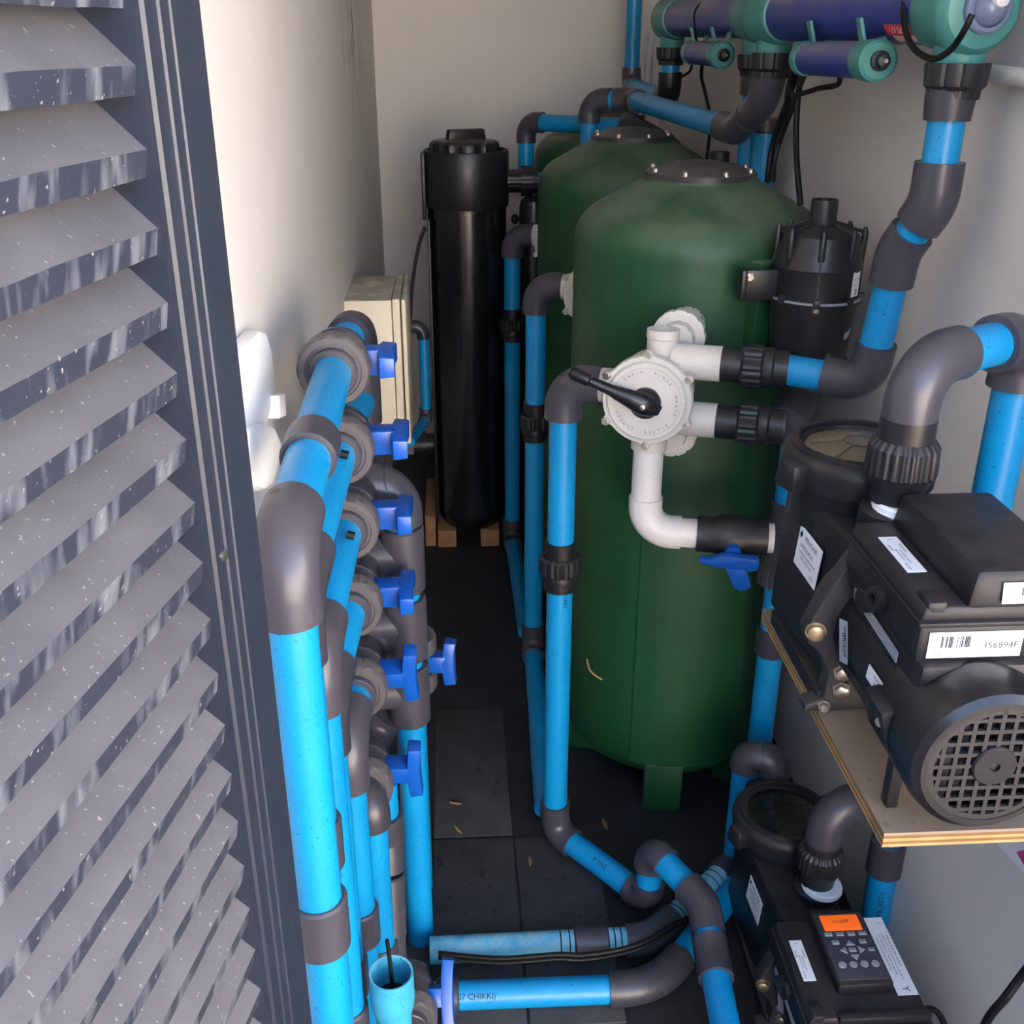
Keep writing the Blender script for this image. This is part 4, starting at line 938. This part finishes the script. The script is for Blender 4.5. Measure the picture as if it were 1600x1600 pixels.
    if not keypad:
        slab('keypad_cover', -.022, .094, -.163, Y1+.001, .244, .283, .007, tx=.008, ty=.006)
        sticker('barcode_label', rt, le(.036, Y1+.0012, .262), (1, .0, 0), (0, .16, 1), .052, .021, [('P/N 353131', 0, -.33, .22)], (-.15, .45, -.12, .25, 20))
    else:
        zf = .268; kx = .016
        slab('keypad_frame', kx-.043, kx+.043, -.160, -.312, .240, zf, .004)
        zt = zf+.0008; ky = .062
        ll = lambda x, y, z: le(x+kx-.004, -.172+(y+.234)*.78, z)
        MB().box(ll(.004, -.316, zf), (.078, .134, .002)).build('keypad', M_PANEL, rt, bevel=.0008)
        sc_ = MB().box(ll(.004, -.258, zt+.0008), (.062, .032, .002)).build('screen', M_SCREEN, rt, bevel=.0006)
        mb = MB(); print_flat(mb, '11:04P', ll(.004, -.256, zt+.0021), X, Yd, .010); mb.build('print', M_INK, sc_)
        def key(x, y, sx, sy, t='', nm='key'):
            k_ = MB().prism([ll(x+a*sx/2, y+b*sy/2, zt) for a, b in ((-1, -1), (1, -1), (1, 1), (-1, 1))], (0, 0, .002)).build(nm, M_KEY, rt, bevel=.0005)
            if t: q = MB(); print_flat(q, t, ll(x, y, zt+.0024), X, Yd, .007); q.build('print', M_INK, k_)
        for i in range(4): key(-.024+i*.0185, -.288, .012, .009, str(i+1))
        key(-.018, -.309, .011, .010, '<'); key(.026, -.309, .011, .010, 'v'); key(.034, -.330, .010, .008, '=')
        key(.004, -.330, .011, .010, 'o')
        for ax_, ay_ in ((0, 1), (0, -1), (1, 0), (-1, 0)):
            c = V(ax_*.014, ay_*.0135, 0); d = V(ax_, ay_, 0); s = V(-ay_, ax_, 0); b0 = ll(.004, -.330, zt)
            MB().prism([b0+c+d*.006, b0+c-d*.004+s*.007, b0+c-d*.004-s*.007], (0, 0, .002)).build('arrow_key', M_KEY, rt, bevel=.0004)
        for i in range(4):
            MB().lathe([(0, .006), (.0018, .006), (.002, .005)], ll(-.022+i*.0175, -.366, zt), (0, 0, 1), 18).build('round_key', M_KEY, rt)
        sticker('instruction_label', rt, le(.081, -.240, .2478), (0, -1, 0), (1, 0, 0), .155, .032, [('!', -.42, .2, .35), ('RISK OF ELECTRIC SHOCK', -.05, .3, .17), ('CONNECT ONLY TO A BRANCH CIRCUIT PROTECTED', .02, .1, .12), ('BY A GROUND FAULT CIRCUIT INTERRUPTER', .0, -.08, .12), ('CONTACT A QUALIFIED ELECTRICIAN', -.02, -.26, .12), ('Y', .43, .0, .5)])
        sticker('barcode_label', rt, le(.010, Y1-.0012, .2085), (1, 0, 0), (0, 0, 1), .046, .024, [('P/N 356403', -.1, .3, .2), ('A2138', 0, -.36, .18)], (-.4, .4, -.15, .15, 22))
        slab('cover_rim', -.04, .100, Y1+.010, Y1-.004, .240, .254, .003)
    return rt, l(DX, DY, dz+.345), l(0, .125, .16)
BZ = .855
UP = (.498, 1.205, BZ)
lo = PZ(1226, 1264, .285); LP = (lo.x, lo.y, .005)
# plywood shelf
sh = thing('plywood_shelf', 'plywood shelf on the right wall carrying the upper pump', 'shelf', (XR, 1.05, BZ-.018))
fl_, bl_ = PZ(1388, 1302, BZ), PZ(1190, 957, BZ)
M_PLY = mat('plywood_face', (140, 122, 104), .7, var=.3, vscale=6, bump=.15, bscale=80, dust=(120, 108, 98), dustamt=.5, specks=.3, sscale=60)
M_PLYA = mat('plywood_ply_light', (168, 134, 84), .75, var=.3, vscale=30); M_PLYB = mat('plywood_ply_dark', (120, 84, 48), .8, var=.3, vscale=30)
yb_, yf_, xl_ = bl_.y+.01, fl_.y, (fl_.x+bl_.x)/2
for i in range(5):
    z0 = BZ-.018+i*.0036
    MB().box(((xl_+XR)/2, (yb_+yf_)/2, z0+.0018), (XR-xl_-(.001 if i % 2 else 0), yb_-yf_-(.001 if i % 2 else 0), .0036)).build('ply', M_PLYB if i % 2 else (M_PLY if i == 4 else M_PLYA), sh)
MB().box((.69, yf_+.02, BZ-.026), (.14, .03, .016)).build('batten', M_WHITE, sh, bevel=.001)
pu, du, su = make_pump('black pool pump on the plywood shelf, keypad cover shut', UP, False, -.004, -.130, 0, .013)
plw, dl_, sl_ = make_pump('black pool pump on the floor with orange display and open keypad', LP, True, .022, -.062, -.075, -.010)
# upper pump discharge: up, over and down along the right wall
hz = PY(1430, 566, du.y).z; wx = PY(1592, 575, 1.17).x
run('discharge_pipe', 'grey elbow and blue pipe from upper pump over to the right edge of photo', [V(du.x, du.y, du.z-.035), V(du.x, du.y, hz), V(wx, 1.17, hz), V(wx, 1.17, .66), V(XR+.02, 1.17, .66)], 'pipe', els={1: {'leg': .070, 'rf': .0300, 'rb': .05}, 2: {'leg': .06, 'rf': .033}, 3: {'leg': .045}})
# lower pump discharge
hz = PY(1290, 1262, dl_.y).z
lw = P(1416, 1345, 1.80)
rl = run('discharge_pipe', 'grey elbow and blue lettered pipe from floor pump down the wall below the shelf', [V(dl_.x, dl_.y, dl_.z-.035), V(dl_.x, dl_.y, hz), V(lw.x, dl_.y+.03, hz), V(lw.x, dl_.y+.03, .01)], 'pipe', els={1: {'leg': .068, 'rf': .0315, 'rb': .05}, 2: {'leg': .06}}, fit=[('coupling', 2, .35, {'ln': .075})])
print_pipe('1-2202 9005', V(lw.x, dl_.y+.03, .17), (0, 0, -1), (-.3, -1, 0), RP, .013, rl)
# floor pump suction: grey bends behind its lid
sa = P(1160, 1240, 2.12); sb = sa+V(.052, -.02, 0); zt_s = PY(1175, 1178, sa.y).z; zb_s = .10
run('suction_pipe', 'grey return bend with blue rings just behind the floor pump lid', [V(sa.x, sa.y, .03), V(sa.x, sa.y, zt_s), V(sb.x, sb.y, zt_s), V(sb.x, sb.y, zt_s-.13)], 'pipe', els={1: {'leg': (.032, .027), 'rb': .026}, 2: {'leg': (.027, .032), 'rb': .026}}, gm=M_GREY2)

# ================================================================== FLOOR PIPES IN FRONT
fz = .032
f1 = [PZ(672, 1485, fz), PZ(1015, 1468, fz), PZ(1145, 1350, fz), PZ(1190, 1335, fz)]
d0 = (f1[1]-f1[0]).normalized()
R1 = run('floor_pipe', 'blue floor pipe with black tape bands and cables along it, behind the other', f1, 'pipe', els={1: {'leg': (.045, .07), 'rb': .09}, 2: {'leg': .05}}, gm=M_GREY2, bm=M_BLUE2,
    fit=[('coupling', 0, .73, {'ln': .065, 'm': M_GREY2}), ('band', 0, .59), ('band', 0, .63), ('band', 0, .835), ('band', 0, .865), ('band', 1, .30), ('band', 1, .36), ('band', 1, .70), ('band', 1, .76)])
f2 = [PZ(678, 1557, fz), PZ(1025, 1543, fz), PZ(1165, 1368, fz), PZ(1215, 1340, fz)]
R2 = run('floor_pipe', 'blue floor pipe nearest the camera running from blue lever to grey bend', f2, 'pipe', els={1: {'leg': .085, 'rb': .14}, 2: {'leg': .04}}, gm=M_GREY2)
coupling(R2, PZ(700, 1556, fz), f2[1]-f2[0], .04, .031, M_GREY2)
print_pipe('07 CHIKKI)', f2[0]+(f2[1]-f2[0]).normalized()*(PZ(745, 1553, fz)-f2[0]).length, f2[1]-f2[0], (0, -.75, .65), RP, .014, R2)
for k, off in enumerate((0, .009)):
    pts = [(685, 1489, .066), (730, 1494, .064), (790, 1497, .064), (870, 1491, .068), (910, 1492, .066), (965, 1484, .068), (1010, 1470, .072), (1050, 1446, .072), (1085, 1430, .07), (1108, 1420, .06)]
    cable('cable', ['black cable lashed along the banded floor pipe, upper of two', 'black cable lashed along the banded floor pipe, lower of two'][k], [PZ(x, y+k*7, z-k*.01) for x, y, z in pts], .0042, group=None)
# leaflet and cord on the right
lf = [PX(x, y, XR-.004) for x, y in ((1556, 1318), (1640, 1318), (1640, 1400), (1600, 1368))]
lt_ = tag(MB().prism([PX(x, y, XR-.003) for x, y in ((1556, 1316), (1680, 1316), (1680, 1440), (1602, 1366))], (.002, 0, 0)).build('leaflet', M_STK), 'white printed leaflet with pink mark poking out below the shelf', 'paper')
MB().prism([PX(x, y, XR-.0042) for x, y in ((1588, 1332), (1606, 1326), (1612, 1352), (1600, 1352))], (.001, 0, 0)).build('print', M_MAG, lt_)
cable('power_cord', 'black power cord sweeping down the right wall beside floor pump', [PX(1640, 1470, XR-.03), PX(1600, 1520, XR-.03), PX(1570, 1560, XR-.05), PX(1545, 1590, XR-.06), PX(1520, 1640, XR-.06)], .006, 'cord')
cable('power_cord', 'short black cord leaving the right side of floor pump', [V(LP[0]+.10, LP[1]-.40, .23), V(LP[0]+.125, LP[1]-.40, .225), V(LP[0]+.14, LP[1]-.41, .2), V(LP[0]+.15, LP[1]-.43, .15), V(LP[0]+.15, LP[1]-.45, .01)], .005, 'cord')
for lab, x, y, ln in (('small pale leaf scrap on the dark floor beside the drop pipe', 878, 1253, .016), ('pale leaf scrap on dark floor right of the bent grey pipe', 945, 1288, .018), ('leaf scrap on paving below the tee header', 712, 1256, .014), ('leaf scrap on paving left of the grey bend', 716, 1297, .016), ('leaf scrap on the floor near front floor pipe', 828, 1347, .014)):
    c = PZ(x, y, .006); a = random.random()*3; d = V(math.cos(a), math.sin(a), 0); s = V(-d.y, d.x, 0)
    tag(MB().loft([[c+d*t*ln+s*k*wd+V(0, 0, h) for k, h in ((-1, .001), (0, .004), (1, .001), (0, 0))] for t, wd in ((-1, .001), (-.4, .004), (.4, .004), (1, .001))]).build('leaf', M_WOOD), lab, 'leaf')
tw = [P(917, 1030, 1.98), P(921, 1046, 1.97), P(931, 1056, 1.97), P(941, 1062, 1.97)]
cable('twig', 'pale dry tendril on the bright drop pipe in front of tank', tw, .0018, 'twig', m=M_WOOD)
